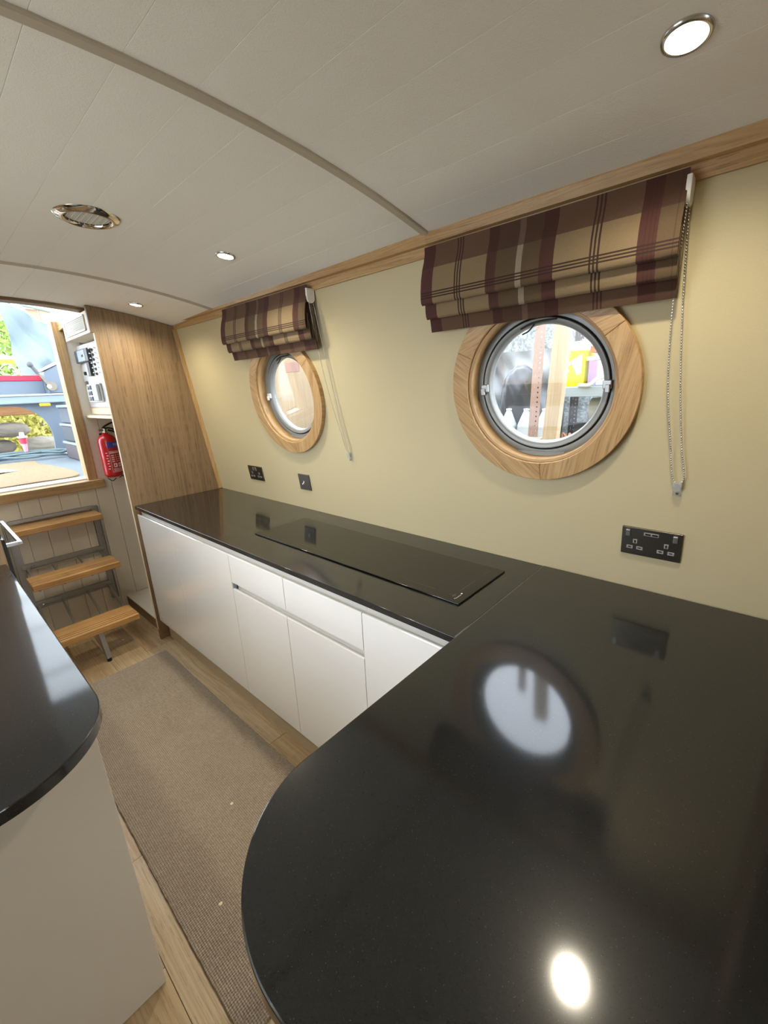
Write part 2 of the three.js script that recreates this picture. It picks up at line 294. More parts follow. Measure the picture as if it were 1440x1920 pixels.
// ---------- worktops ----------
const TOP = .897, UND = .876;
{
  const g = span(-2.733, -.5128, UND, TOP, zR(.887) + .002, -.796, { r: .0025, s: 2 });
  tag(part('worktop', g, M.quartz, null), 'long black quartz worktop along the wall, with the hob set on it', 'worktop').add(mesh('joint_filler', span(-.5128, -.5116, UND + .002, TOP - .0004, -1.34, -.798, { r: 0 }), std(0xa8a8a4, .6), new THREE.Group()));
  const s = new THREE.Shape(); s.moveTo(-.5115, 1.344); s.lineTo(-.5115, .33); s.absarc(-.2915, .33, .22, Math.PI, Math.PI * 1.5, false); s.lineTo(-.04, .11); s.absarc(-.04, .265, .155, Math.PI * 1.5, Math.PI * 2, false); s.lineTo(.115, 1.344); s.closePath();
  let e = extrude(s, TOP - UND, { bevel: .0025, bs: 2, cs: 40 }); e.rotateX(-Math.PI / 2); e.translate(0, UND, 0); // shape y is -z
  tag(part('peninsula_worktop', boxUV(e, 'x'), M.quartz, null), 'black quartz peninsula worktop with rounded corner, reflecting the porthole', 'worktop');
  const l = new THREE.Shape(); l.moveTo(-2.178, .14); l.lineTo(-1.0, .14); l.absarc(-1.0, -.06, .2, Math.PI / 2, 0, true); l.lineTo(-.80, -.50); l.lineTo(-2.178, -.50); l.closePath();
  let f = extrude(l, TOP - UND, { bevel: .0025, bs: 2, cs: 40 }); f.rotateX(-Math.PI / 2); f.translate(0, UND, 0);
  tag(part('left_worktop', boxUV(f, 'x'), M.quartz, null), 'black quartz worktop with rounded corner at the left edge', 'worktop').name = 'worktop_001';
}
// hob
{
  const h = thing('induction_hob', 'long black glass induction hob set on the worktop', 'hob', V(-1.127, TOP, -1.08));
  part('glass_plate', span(-1.661, -.592, TOP + .0005, TOP + .0055, -1.222, -.938, { r: .0018, s: 2 }), M.hob, h);
  const mk = std(0x50504e, .5), L = (x0, x1, z0, z1) => span(x0, x1, TOP + .0055, TOP + .00575, z0, z1, { r: 0 });
  for (const g of [L(-.632, -.631, -1.10, -1.005), L(-.632, -.631, -.985, -.966), L(-.648, -.616, -.9755, -.9745), L(-.82, -.70, -.9755, -.9745), L(-1.46, -1.20, -.9755, -.9745), L(-1.13, -1.129, -1.19, -1.03), L(-1.105, -1.104, -.965, -.948), L(-1.50, -1.42, -1.15, -1.149), L(-.98, -.90, -1.15, -1.149), L(-.632, -.631, -1.19, -1.15)]) part('zone_mark', g, mk, h);
  const lg = canvasTex(256, 64, (c, w, hh) => { c.fillStyle = '#0b0b0b'; c.fillRect(0, 0, w, hh); c.strokeStyle = '#d8d8d4'; c.lineWidth = 5; c.lineCap = 'round'; c.beginPath(); c.moveTo(20, 36); c.bezierCurveTo(24, 10, 48, 14, 40, 40); for (let i = 0; i < 7; i++) { const x = 52 + i * 20; c.moveTo(x, 44); c.quadraticCurveTo(x + 4, 16 + (i % 3) * 6, x + 12, 44); } c.stroke(); c.fillStyle = '#e8e8e4'; c.beginPath(); c.arc(224, 24, 15, 0, 7); c.fill(); });
  const q = new THREE.PlaneGeometry(.052, .011); q.rotateX(-Math.PI / 2); q.rotateY(Math.PI / 2); q.translate(-.617, TOP + .0058, -.978); part('maker_mark', q, phys({ map: lg, roughness: .2 }), h);
}
// ---------- base units along the wall ----------
const FZ = -.798;                                              // front plane of the doors
function unit(name, label, x0, x1, split) {
  const c = thing(name, label, 'cabinet', V((x0 + x1) / 2, 0, FZ), 'handleless base units under the worktop');
  const a = x0 + .0015, b = x1 - .0015, back = -1.30;
  part('carcass', span(x0 + .001, x1 - .001, .142, UND - .002, back, FZ - .045, { r: .001 }), M.rail, c);
  const jrail = (y0, y1, xa, xb) => { // hooked grip channel: back wall, floor lip
    const g = extrude([[FZ - .044, y0 - .02], [FZ - .0225, y0 - .02], [FZ - .0225, y0 - .012], [FZ - .026, y0 - .006], [FZ - .022, y1 - .006], [FZ - .018, y1], [FZ - .044, y1]].map(([z, y]) => [-z, y]).reverse(), xb - xa); g.rotateY(Math.PI / 2); g.translate(xa, 0, 0); return g; };
  const front = (y0, y1, lip) => { // a front with a bevelled grip edge on top
    const p = [[FZ - .020, y0 + .001], [FZ - .001, y0], [FZ, y0 + .001], [FZ, y1 - .003], [FZ - .002, y1], [FZ - .007, y1], [FZ - .014, y1 - .010], [FZ - .020, y1 - .010]]; const g = extrude(p.map(([z, y]) => [-z, y]), b - a); g.rotateY(Math.PI / 2); g.translate(a, 0, 0); return boxUV(g); };
  part('grip_rail', jrail(.847, UND - .003, x0 + .0004, x1 - .0004), M.rail, c);
  if (split) {
    part('drawer_front', front(.713, .847), M.gloss, c); part('door', front(.141, .685), M.gloss, c);
    part('grip_rail', jrail(.685, .713, x0 + .0004, x1 - .0004), M.rail, c);
    if (split === 2) part('rail_end_cap', span(x0 + .001, x0 + .006, .679, .715, FZ - .017, FZ - .002, { r: .001 }), M.greyPlastic, c);
  } else part('door', front(.141, .847), M.gloss, c);
  return c;
}
unit('base_cabinet', 'narrow glossy white cupboard door next to the oak end panel', -2.722, -2.251, 0);
unit('base_cabinet', 'wide glossy white full-height door reflecting the wooden steps', -2.251, -1.662, 0);
unit('base_cabinet', 'glossy white drawer unit with a dark rail end, left of the middle', -1.662, -1.262, 2);
unit('base_cabinet', 'glossy white drawer unit below the middle of the hob', -1.262, -.849, 1);
unit('base_cabinet', 'glossy white cupboard door running under the peninsula worktop', -.849, -.512, 0);
tag(part('plinth', span(-2.722, -.52, 0, .136, -.858, -.84, { r: .001 }), std(0xb6a68d, .45), null), 'beige plinth along the foot of the glossy white units', 'plinth');
// base of the peninsula
{
  const c = thing('peninsula_cabinet', 'cream cabinet carrying the peninsula worktop', 'cabinet', V(-.2, 0, -.7));
  part('carcass', span(-.455, .09, .1, UND - .004, -1.30, -.34, { r: .002 }), M.matCream, c);
  part('plinth', span(-.42, .06, 0, .1, -1.28, -.38), std(0xb6a68d, .5), c);
}
// left base unit with plain end panel
{
  const c = thing('left_cabinet', 'plain cream end panel and units below the left worktop', 'cabinet', V(-1.6, 0, .15)); c.name = 'base_cabinet_005';
  part('end_panel', span(-.997, -.979, .002, UND - .004, -.117, .48, { r: .0015, grain: 'y' }), M.matCream, c);
  part('carcass', span(-2.175, -.998, .1, UND - .004, -.093, .46, { r: .001 }), M.rail, c);
  for (const [a, b] of [[-2.175, -1.59], [-1.587, -1.0]]) part('door', span(a + .001, b - .001, .112, .852, -.116, -.094, { r: .002 }), M.gloss, c);
  part('plinth', span(-2.17, -1.0, 0, .1, -.07, -.055), std(0xb6a68d, .5), c);
}
// tall oven housing on the left
{
  const c = thing('oven_housing', 'tall oak-effect oven housing beside the left worktop', 'cabinet', V(-2.5, 0, .15));
  part('side_panel', span(-2.198, -2.18, .002, 1.90, -.146, .385, { grain: 'y' }), M.panel, c);
  part('side_panel', span(-2.83, -2.812, .002, 1.90, -.146, .385, { grain: 'y' }), M.panel, c);
  part('carcass', span(-2.81, -2.2, .1, .43, -.12, .38, { r: .002 }), M.rail, c); part('carcass', span(-2.81, -2.2, 1.11, 1.90, -.12, .38, { r: .002 }), M.rail, c); part('door', span(-2.809, -2.201, 1.115, 1.89, -.143, -.122), M.gloss, c);
  part('door', span(-2.809, -2.201, .112, .425, -.143, -.122), M.gloss, c);
  const o = thing('built_in_oven', 'black built-in oven with a steel bar handle', 'oven', V(-2.505, .44, .1));
  part('body', span(-2.8, -2.21, .44, 1.10, -.10, .38, { r: .003 }), M.black, o);
  part('door', span(-2.805, -2.205, .45, .99, -.160, -.102, { r: .004 }), M.blackSatin, o); part('control_panel', span(-2.805, -2.205, .995, 1.10, -.152, -.102, { r: .003 }), M.blackSatin, o);
  part('handle', merge([span(-2.74, -2.245, .945, .96, -.215, -.199, { r: .003 }), span(-2.262, -2.245, .945, .96, -.205, -.158, { r: .002 }), span(-2.74, -2.723, .945, .96, -.205, -.158, { r: .002 })]), M.steel, o);
}
// ---------- oak end panel, locker and nook by the doorway ----------
{
  const p = thing('end_panel', 'tall brown oak-effect end panel rising from the floor to the ceiling', 'panel', V(-2.745, 0, -1.05));
  const yt = z => yC(z) - .034;
  const pts = [[.784, .002], [.784, 1.847], [.768, 1.847], [.768, yt(-.768)], [.95, yt(-.95)], [1.1, yt(-1.1)], [1.2, yt(-1.2)], [-zR(1.92) - .004, 1.92], [-zR(1.0) - .004, 1.0], [-zR(.897) - .004, .897], [-zR(.0) - .004, .002]];
  let g = extrude(pts, .018, { bevel: .0008, bs: 1 }); g.rotateY(Math.PI / 2); g.translate(-2.7545, 0, 0); part('board', boxUV(g, 'y', .2, .4), M.panel, p);
  part('edge_band', span(-2.7545, -2.7365, .075, 1.846, -.7840, -.7828, { r: 0 }), M.creamFrame, p, 'pale edge band');
  const n = thing('plinth', 'brown oak-effect low plinth right of the steps', 'plinth', V(-3.1, 0, -.9));
  part('face', span(X0 + .001, -2.757, 0, .072, -.838, -.822, { grain: 'x' }), M.panel, n);
  part('cover', span(X0 + .001, -2.757, .072, .080, -1.34, -.822, { grain: 'x' }), M.cream, n);
  const L = thing('locker', 'cream overhead locker beside the doorway holding the switch panel', 'locker', V(-3.1, 1.4, -1.0));
  part('bottom_shelf', span(X0 + .001, -2.757, 1.394, 1.412, -1.27, -.832, { grain: 'x' }), M.creamFrame, L);
  part('face_frame', span(X0 + .001, -2.757, 1.413, 1.845, -.90, -.872), M.cream, L);
  part('face_rail', span(X0 + .02, -2.757, 1.416, 1.455, -.872, -.864), M.creamFrame, L);
  const vb = thing('vent_box', 'small cream boxed vent under the hatch corner', 'vent', V(-3.0, 1.85, -.82));
  part('casing', span(-3.24, -2.756, 1.848, 1.957, -.88, -.770, { r: .002 }), M.creamFrame, vb);
  part('grille_frame', merge([span(-3.20, -2.80, 1.935, 1.943, -.770, -.764), span(-3.20, -2.80, 1.864, 1.872, -.770, -.764), span(-3.20, -3.192, 1.864, 1.943, -.770, -.764), span(-2.808, -2.80, 1.864, 1.943, -.770, -.764)]), M.whitePlastic, vb);
  for (let i = 0; i < 7; i++) { const g2 = box(.384, .0065, .003, { r: .001 }); g2.rotateX(.5); g2.translate(-3.0, 1.8765 + i * .009, -.7675); part('louvre', g2, M.whitePlastic, vb); }
  // switch panel
  const E = thing('switch_panel', 'grey electrical switch panel with gauges and toggle switches beside the doorway', 'switch panel', V(-3.1, 1.65, -.868));
  const ez = -.864; part('plate', span(-3.43, -2.77, 1.462, 1.842, -.872, ez, { r: .002 }), std(0xcfd2d3, .4, .25), E);
  const d = part('display_unit', span(-3.425, -3.16, 1.735, 1.812, ez, ez + .022, { r: .006, s: 2 }), std(0x4f565e, .45), E); part('screen', span(-3.36, -3.21, 1.742, 1.806, ez + .022, ez + .0235, { r: 0 }), std(0xaebdd0, .25), d, 'pale blue display'); part('button', span(-3.275, -3.245, 1.766, 1.779, ez + .0235, ez + .026), M.black, d);
  part('gauge', span(-3.285, -3.235, 1.655, 1.73, ez, ez + .014, { r: .003 }), std(0xb9bcbe, .4), E); part('breaker', span(-3.235, -3.185, 1.650, 1.732, ez, ez + .018, { r: .003 }), std(0x3d3a3c, .5), E);
  for (let i = 0; i < 6; i++) for (let j = 0; j < 2; j++) { const y = 1.797 - i * .0275, x = -3.125 + j * .095; const s = part('switch', (() => { const c = new THREE.CylinderGeometry(.0085, .0085, .006, 16); c.rotateX(Math.PI / 2); c.translate(x, y, ez + .003); return c; })(), j ? M.chrome : std(0x4a4d55, .4), E); part('toggle', rod(V(x, y, ez + .005), V(x + .012, y + .006, ez + .022), .003, 8), M.chrome, s); }
  part('key_switch', (() => { const c = new THREE.CylinderGeometry(.011, .011, .012, 18); c.rotateX(Math.PI / 2); c.translate(-3.345, 1.672, ez + .006); return c; })(), M.black, E);
  part('key_switch', (() => { const c = span(-3.375, -3.35, 1.585, 1.625, ez, ez + .012, { r: .003 }); return c; })(), M.nickel, E);
  const cv = part('instrument_box', span(-3.37, -3.09, 1.492, 1.605, ez, ez + .012, { r: .004, s: 2 }), std(0xdfe2e3, .35), E); part('cover', span(-3.2, -3.10, 1.50, 1.60, ez + .012, ez + .03, { r: .006, s: 2 }), std(0xd0d8dc, .25), cv);
  for (let i = 0; i < 3; i++) for (let j = 0; j < 2; j++) { const c = new THREE.CylinderGeometry(.013, .013, .008, 18); c.rotateX(Math.PI / 2); c.translate(-3.325 + j * .06, 1.515 + i * .034, ez + .016); part('dial', c, j ? std(0x5a6068, .3) : std(0xb8c0c6, .3), cv); }
}
// fire extinguisher on the stern bulkhead
{
  const cx = X0 + .067, cz = -.903, e = thing('fire_extinguisher', 'red powder fire extinguisher with a blue band hanging beside the doorway', 'extinguisher', V(cx, .985, cz));
  const lab = canvasTex(1024, 512, (c, w, h) => {
    c.fillStyle = '#c4141c'; c.fillRect(0, 0, w, h); c.fillStyle = '#3b43b4'; c.fillRect(300, 48, 430, 74); c.fillStyle = '#a9aee0'; c.font = 'bold 52px sans-serif'; c.textAlign = 'center'; c.fillText('POWDER', 515, 104);
    c.strokeStyle = '#eebfbf'; c.lineWidth = 6; c.strokeRect(310, 168, 420, 268); c.fillStyle = '#efc8c8'; c.fillRect(318, 176, 404, 20);
    for (let i = 0; i < 4; i++) { c.fillRect(330, 214 + i * 26, 50, 16); for (let j = 0; j < 5; j++) c.fillRect(400 + j * 60, 216 + i * 26, 30 + (j * 17 + i * 29) % 26, 9); }
    c.fillStyle = '#f6e4e4'; for (let j = 0; j < 4; j++) { c.fillRect(345 + j * 94, 324, 66, 52); c.fillStyle = '#c4141c'; c.fillRect(360 + j * 94, 338, 22, 24); c.fillStyle = '#f6e4e4'; } for (let i = 0; i < 3; i++) c.fillRect(330, 392 + i * 14, 370 - i * 40, 6);
    for (let i = 0; i < 7; i++) c.fillRect(240 + (i % 2) * 12, 180 + i * 34, 36, 12);
  });
  const body = lathe([[.0, 0], [.03, .001], [.048, .006], [.0545, .016], [.0565, .026], [.0565, .245], [.054, .262], [.046, .278], [.032, .290], [.019, .296], [.017, .306], [.0, .306]], 48);
  const bu = body.attributes.uv, bp = body.attributes.position; for (let i = 0; i < bu.count; i++) bu.setXY(i, bu.getX(i) + .02, bp.getY(i) / .27);
  const b = mesh('cylinder', body, phys({ map: lab, roughness: .28, clearcoat: .5 }), e); b.rotation.y = -.5;
  mesh('valve', merge([new THREE.CylinderGeometry(.012, .014, .03, 18).translate(0, .318, 0), rod(V(0, .322, 0), V(.005, .325, .034), .008)]), M.steel, e);
  mesh('lever', merge([tube([V(0, .335, .012), V(.004, .352, -.012), V(.006, .368, -.05), V(.006, .374, -.09)], .006, 14, 8), tube([V(0, .332, .01), V(.002, .336, -.02), V(.004, .326, -.05), V(.004, .306, -.074)], .005, 14, 8)]), M.black, e);
  mesh('hose', tube([V(.004, .322, -.02), V(.01, .30, -.06), V(.012, .2, -.072), V(.01, .08, -.068)], .007, 24, 8), M.black, e);
  mesh('bracket', merge([span(-.0665, -.060, .02, .30, -.02, .02, { r: .001 }), tube([V(-.06, .004, .03), V(.03, -.006, .045), V(.045, -.018, .03), V(.03, -.006, .0)], .0025, 16, 6), tube([V(-.06, .004, -.05), V(.03, -.004, -.055), V(.045, .012, -.05), V(.03, -.006, -.02)], .0025, 16, 6)]), M.black, e);
}
// ---------- boarding steps ----------
{
  const s = thing('boarding_steps', 'folding boarding steps with three oak treads on a grey metal frame', 'steps', V(-3.1, 0, -.5));
  const zA = -.745, zB = -.285, wx = X0 + .003;
  const metal = std(0xa9a9a7, .42, .7);
  for (const z of [zA, zB]) { part('upright', span(wx, wx + .026, .10, .80, z - .018, z + .018, { r: .002 }), metal, s); part('upright', span(wx, wx + .036, .10, .80, z + (z === zA ? -.024 : .018), z + (z === zA ? -.018 : .024), { r: .001 }), metal, s); }
  part('top_bar', span(wx, wx + .03, .785, .805, zA, zB, { r: .002 }), metal, s);
  const tr = [[-3.432, -3.252, .775, zA + .002, zB - .002], [-3.20, -3.01, .498, -.722, -.272], [-2.925, -2.735, .232, -.692, -.242]];
  tr.forEach(([xa, xb, y, za, zb], i) => {
    // tread profile with two non-slip grooves near the front edge
    const pr = [[xa, y - .036], [xb - .003, y - .036], [xb, y - .033], [xb, y - .003], [xb - .003, y]]; for (const k of [.022, .046, .07]) pr.push([xb - k, y], [xb - k - .001, y - .005], [xb - k - .008, y - .005], [xb - k - .009, y]); pr.push([xa + .003, y], [xa, y - .003]);
    const g = extrude(pr, zb - za, { bevel: .0015, bs: 1 }); g.translate(0, 0, za); part('tread', boxUV(g, 'z', i * .4, i * .13), M.oakTread, s);
    if (i) {
      part('cross_rail', merge([span(wx, wx + .03, y - .015, y + .013, zA, zB, { r: .002 }), span(wx + .03, wx + .036, y - .03, y - .018, zA, zB, { r: .001 })]), metal, s);
      for (const [z0, z1] of [[zA + .026, za + .03], [zB - .026, zb - .03]]) part('arm', bar(V(wx + .02, y - .02, z0), V(xb - .03, y - .044, z1), .012, .022), metal, s);
      for (const f of [.34, .66]) part('brace', bar(V(wx + .02, y - .02, lerp(zA, zB, f)), V(xb - .03, y - .044, lerp(za, zb, f)), .012, .014), metal, s);
      for (const z of [zA + .05, zB - .05]) { const c = new THREE.SphereGeometry(.008, 12, 8); c.translate(wx + .05, y - .004, z); part('bolt', c, M.steel, s); }
    } else for (const z of [zA, zB - .012]) part('tread_bracket', span(wx + .02, xb - .03, y - .05, y - .037, z, z + .012), metal, s);
  });
  part('leg', merge([bar(V(-2.79, .195, -.485), V(-2.752, .018, -.492), .026, .026)]), M.alu, s); const ft = new THREE.CylinderGeometry(.011, .013, .02, 16); ft.translate(-2.7505, .01, -.492); part('foot', ft, M.rubber, s);
}
// ---------- rug ----------
{
  const N = 16, sz = 256; const weave = tex(sz, sz, (u, v) => { const cx = u * N, cy = v * N, ix = Math.floor(cx), iy = Math.floor(cy), fx = cx - ix - .5, fy = cy - iy - .5; const odd = (ix + iy) % 2; const a = odd ? fx : fy, b = odd ? fy : fx; return Math.sqrt(Math.max(0, 1 - (a * a * 2.2 + b * b * 3.6))) * (.75 + .25 * mid(u, v)); }, false, 9.4, 9.4);
  const n9 = lattice(128, 128), big = lattice(5, 5);
  const col = tex(1024, 1024, (u, v) => { const cx = u * 64 * 1, cy = v * 64; const ix = Math.floor(cx), iy = Math.floor(cy), fx = cx - ix - .5, fy = cy - iy - .5, odd = (ix + iy) % 2, a = odd ? fx : fy, b = odd ? fy : fx; const h = Math.sqrt(Math.max(0, 1 - (a * a * 2.2 + b * b * 3.6))); const k = .66 + .34 * h; const q = (n9(u, v) - .5) * .12 + (big(u, v) - .5) * .02; return [(.69 + q) * k, (.625 + q) * k, (.55 + q) * k]; }, true, 2.35, 2.35);
  const xs = [-2.575, -.705], zs = [-.748, -.196], pts = []; const wob = (t) => .0007 * Math.sin(t * 61) + .0008 * Math.sin(t * 143 + 1) + .0022 * Math.sin(t * 4.3);
  const NX = 110; for (let i = 0; i <= NX; i++) { const x = lerp(xs[0], xs[1], i / NX); pts.push([x, -(zs[0]) + wob(x)]); } for (let i = 0; i <= 30; i++) { const z = lerp(zs[0], zs[1], i / 30); pts.push([xs[1] + wob(z * 3), -z]); } for (let i = NX; i >= 0; i--) { const x = lerp(xs[0], xs[1], i / NX); pts.push([x, -(zs[1]) + wob(x + 2)]); }
  const g = extrude(pts.reverse(), .008, { bevel: .003, bs: 2 }); g.rotateX(-Math.PI / 2);
  tag(part('rug', boxUV(g, 'x'), std(0xffffff, .95, 0, { map: col, bumpMap: weave, bumpScale: .0035 }), null), 'beige-brown woven runner rug on the plank floor', 'rug');
  [[-1.31, -.492], [-1.03, -.30], [-2.93, -.62]].forEach(([x, z], i) => { const y = i < 2 ? .0088 : .0012; const g2 = new THREE.IcosahedronGeometry(.0052, 1); const p = g2.attributes.position; for (let k = 0; k < p.count; k++) { const s = .8 + .4 * Math.abs(Math.sin(p.getX(k) * 900 + p.getZ(k) * 700 + i)); p.setXYZ(k, p.getX(k) * s, p.getY(k) * .6 * s, p.getZ(k) * 1.2 * s); } g2.computeVertexNormals(); g2.translate(x, y + .0015, z); tag(part('crumb', g2, std(0xe8dcc4, .8), null), ['pale crumb in the middle of the rug', 'pale crumb near the left edge of the rug', 'pale crumb on the plank floor by the steps'][i], 'crumb'); });
}
// ---------- blinds ----------
const plaid = canvasTex(1400, 720, (c, w, h) => {
  const S = w / .70, Y = v => v * S;                                // 0.70 m wide, 0.36 m tall
  const tan = '#bfa98a', brown = '#79644f', maroon = '#65363a', taupe = '#97795f', lightc = '#cfc2b3', line = '#4c3430';
  c.fillStyle = tan; c.fillRect(0, 0, w, h);
  const vs = (a, b, col, al = 1) => { c.globalAlpha = al; c.fillStyle = col; c.fillRect(a * S, 0, (b - a) * S, h); c.globalAlpha = 1; };
  vs(0, .042, maroon, .82); vs(.218, .305, brown, .85); vs(.218, .248, maroon, .55); vs(.305, .321, lightc); vs(.321, .404, brown, .85); vs(.368, .404, maroon, .7); vs(.586, .70, brown, .8); vs(.586, .622, maroon, .75);
  for (const x of [.118, .1265, .135, .488, .4965, .505]) vs(x, x + .0042, line, .9); for (const x of [.225, .232, .239, .598, .606, .614, .652]) vs(x, x + .0022, line, .35);
  const hs = (a, b, col, al) => { c.globalAlpha = al; c.fillStyle = col; c.fillRect(0, Y(a), w, Y(b - a)); c.globalAlpha = 1; };
  hs(0, .067, '#5f3a34', .55); hs(.30, .36, '#5f3a34', .55);
  for (const y of [.1345, .1415, .1485]) hs(y, y + .0036, line, .9);
  // twill weave
  const im = c.getImageData(0, 0, w, h), d = im.data; for (let y = 0; y < h; y++) for (let x = 0; x < w; x++) { const k = .90 + .10 * (((x + y) % 6) < 3 ? 1 : 0) + (rnd() - .5) * .16, i = (y * w + x) * 4; d[i] *= k; d[i + 1] *= k; d[i + 2] *= k; } c.putImageData(im, 0, 0);
});
const twill = tex(128, 128, (u, v, x, y) => ((x + y) % 8) / 8 * .7 + fine(u, v) * .3, false, 24, 24);
const cloth = std(0xccc6b8, .95, 0, { map: plaid, bumpMap: twill, bumpScale: .0006 });
function blind(xr, label, chainEnd, group) {
  const W = .663, x0 = xr - W, b = thing('roman_blind', label, 'blind', V(xr - W / 2, 1.9, zR(1.9)), group);
  // distance out from the leaning wall -> point
  const at = (y, d) => [zR(y) + d, y];
  const sheet = (line, v0, th = .004) => { // line: [y, distance] from top to bottom, texture row from v0
    const N = line.length, pos = [], uv = [], idx = []; let s = v0; const rows = []; for (let i = 0; i < N; i++) { if (i) s += Math.hypot(line[i][0] - line[i - 1][0], line[i][1] - line[i - 1][1]); rows.push([...at(...line[i]), s]); }
    const NX = 24, grid = (off) => { const base = pos.length / 3; for (let i = 0; i < N; i++) { const [z, y, sv] = rows[i]; const a = rows[Math.max(0, i - 1)], q = rows[Math.min(N - 1, i + 1)]; const dz = q[0] - a[0], dy = q[1] - a[1], L = Math.hypot(dz, dy); for (let k = 0; k <= NX; k++) { const u = k / NX, wv = .0012 * Math.sin(u * 9 + i * .3) ; pos.push(x0 + u * W, y + dz / L * off, z - dy / L * (off) + wv - 0); uv.push(u * W / .70, 1 - sv / .36); } } return base; };
    const A = grid(th / 2), B = grid(-th / 2), R = NX + 1; for (let i = 0; i < N - 1; i++) for (let k = 0; k < NX; k++) { const p = i * R + k; idx.push(A + p, A + p + R, A + p + 1, A + p + 1, A + p + R, A + p + R + 1); idx.push(B + p, B + p + 1, B + p + R, B + p + 1, B + p + R + 1, B + p + R); }
    for (let i = 0; i < N - 1; i++) for (const [k, f] of [[0, 1], [NX, 0]]) { const p = i * R + k, q = p + R; f ? idx.push(A + p, B + p, A + q, B + p, B + q, A + q) : idx.push(A + p, A + q, B + p, B + p, A + q, B + q); }
    for (const [i, f] of [[0, 0], [N - 1, 1]]) for (let k = 0; k < NX; k++) { const p = i * R + k; f ? idx.push(A + p, B + p, A + p + 1, A + p + 1, B + p, B + p + 1) : idx.push(A + p, A + p + 1, B + p, A + p + 1, B + p + 1, B + p); }
    const g = new THREE.BufferGeometry(); g.setAttribute('position', new THREE.Float32BufferAttribute(pos, 3)); g.setAttribute('uv', new THREE.Float32BufferAttribute(uv, 2)); g.setIndex(idx); g.computeVertexNormals(); return g; };
  part('front_fold', sheet([[1.903, .034], [1.885, .036], [1.862, .044], [1.84, .055], [1.81, .066], [1.78, .073], [1.758, .076], [1.748, .076], [1.743, .072], [1.745, .066], [1.760, .062], [1.80, .055]], 0), cloth, b);
  part('middle_fold', sheet([[1.775, .056], [1.745, .056], [1.725, .057], [1.712, .056], [1.705, .052], [1.706, .047], [1.73, .044], [1.76, .042]], .165), cloth, b);
  part('lower_fold', sheet([[1.74, .038], [1.71, .036], [1.69, .034], [1.668, .032]], .288), cloth, b);
  part('back_lining', sheet([[1.88, .022], [1.80, .024], [1.74, .026], [1.70, .028]], .29, .002), std(0x8d7a66, .95), b);
  part('head_rail', span(x0 + .004, xr - .004, 1.846, 1.888, zR(1.87) + .010, zR(1.87) + .030, { r: .003 }), M.whitePlastic, b);
  { const s = new THREE.Shape(); s.moveTo(-.019, .022); s.lineTo(.019, .022); s.lineTo(.019, -.012); s.absarc(0, -.012, .019, 0, -Math.PI, true); s.closePath(); const g = extrude(s, .007, { bevel: .0015 }); g.rotateY(Math.PI / 2); g.translate(xr - .002, 1.868, zR(1.868) + .026); part('end_bracket', g, M.whitePlastic, b); }
  // ball chain loop
  const run = (a, m, e) => { const c = new THREE.CatmullRomCurve3([a, ...m, e]); const L = c.getLength(), n = Math.round(L / .0062); return { c, n }; };
  const bead = new THREE.IcosahedronGeometry(.0023, 1), gs = []; const topA = V(xr + .002, 1.852, zR(1.852) + .040), topB = V(xr + .002, 1.852, zR(1.852) + .018);
  const [ex, ey] = chainEnd; const eA = V(ex - .010, ey + .012, zR(ey + .012) + .009), eB = V(ex + .010, ey + .012, zR(ey + .012) + .009), eM = V(ex, ey + .003, zR(ey) + .009);
  const mA = t => V(lerp(topA.x, eA.x, t) - .022 * Math.sin(t * Math.PI), lerp(topA.y, eA.y, t), lerp(topA.z, eA.z, t)), mB = t => V(lerp(topB.x, eB.x, t) - .010 * Math.sin(t * Math.PI), lerp(topB.y, eB.y, t), lerp(topB.z, eB.z, t));
  const curve = new THREE.CatmullRomCurve3([topA, mA(.3), mA(.6), mA(.85), eA, eM, eB, mB(.85), mB(.6), mB(.3), topB]); const n = Math.round(curve.getLength() / .0062); for (const p of curve.getSpacedPoints(n)) gs.push(bead.clone().translate(p.x, p.y, p.z));
  part('chain', merge([...gs, tube(curve.getSpacedPoints(90), .0007, 180, 4)]), M.steel, b, 'steel ball chain loop');
  const k = thing('chain_clip', 'clear plastic chain clip on the wall ' + (xr > -1 ? 'above the near double socket' : 'right of the further porthole'), 'clip', V(ex, ey, zR(ey)), 'chain clips');
  delete k.userData.group; k.rotation.x = TH; k.updateMatrixWorld(true);
  mesh('holder', merge([box(.020, .040, .004, { r: .001 }).translate(0, -.012, .0022), box(.020, .020, .004, { r: .001 }).translate(0, -.002, .015), new THREE.CylinderGeometry(.0085, .0085, .012, 20).rotateX(Math.PI / 2).translate(0, -.002, .009)]), M.clear, k); mesh('screw', new THREE.CylinderGeometry(.003, .003, .002, 12).rotateX(Math.PI / 2).translate(0, -.024, .0052), M.steel, k);
}
blind(-.207, 'wide tartan roman blind in tan and maroon, drawn up over the large porthole', [-.162, 1.232]);
blind(-1.444, 'tartan roman blind in tan and maroon over the further porthole', [-1.39, 1.225]);

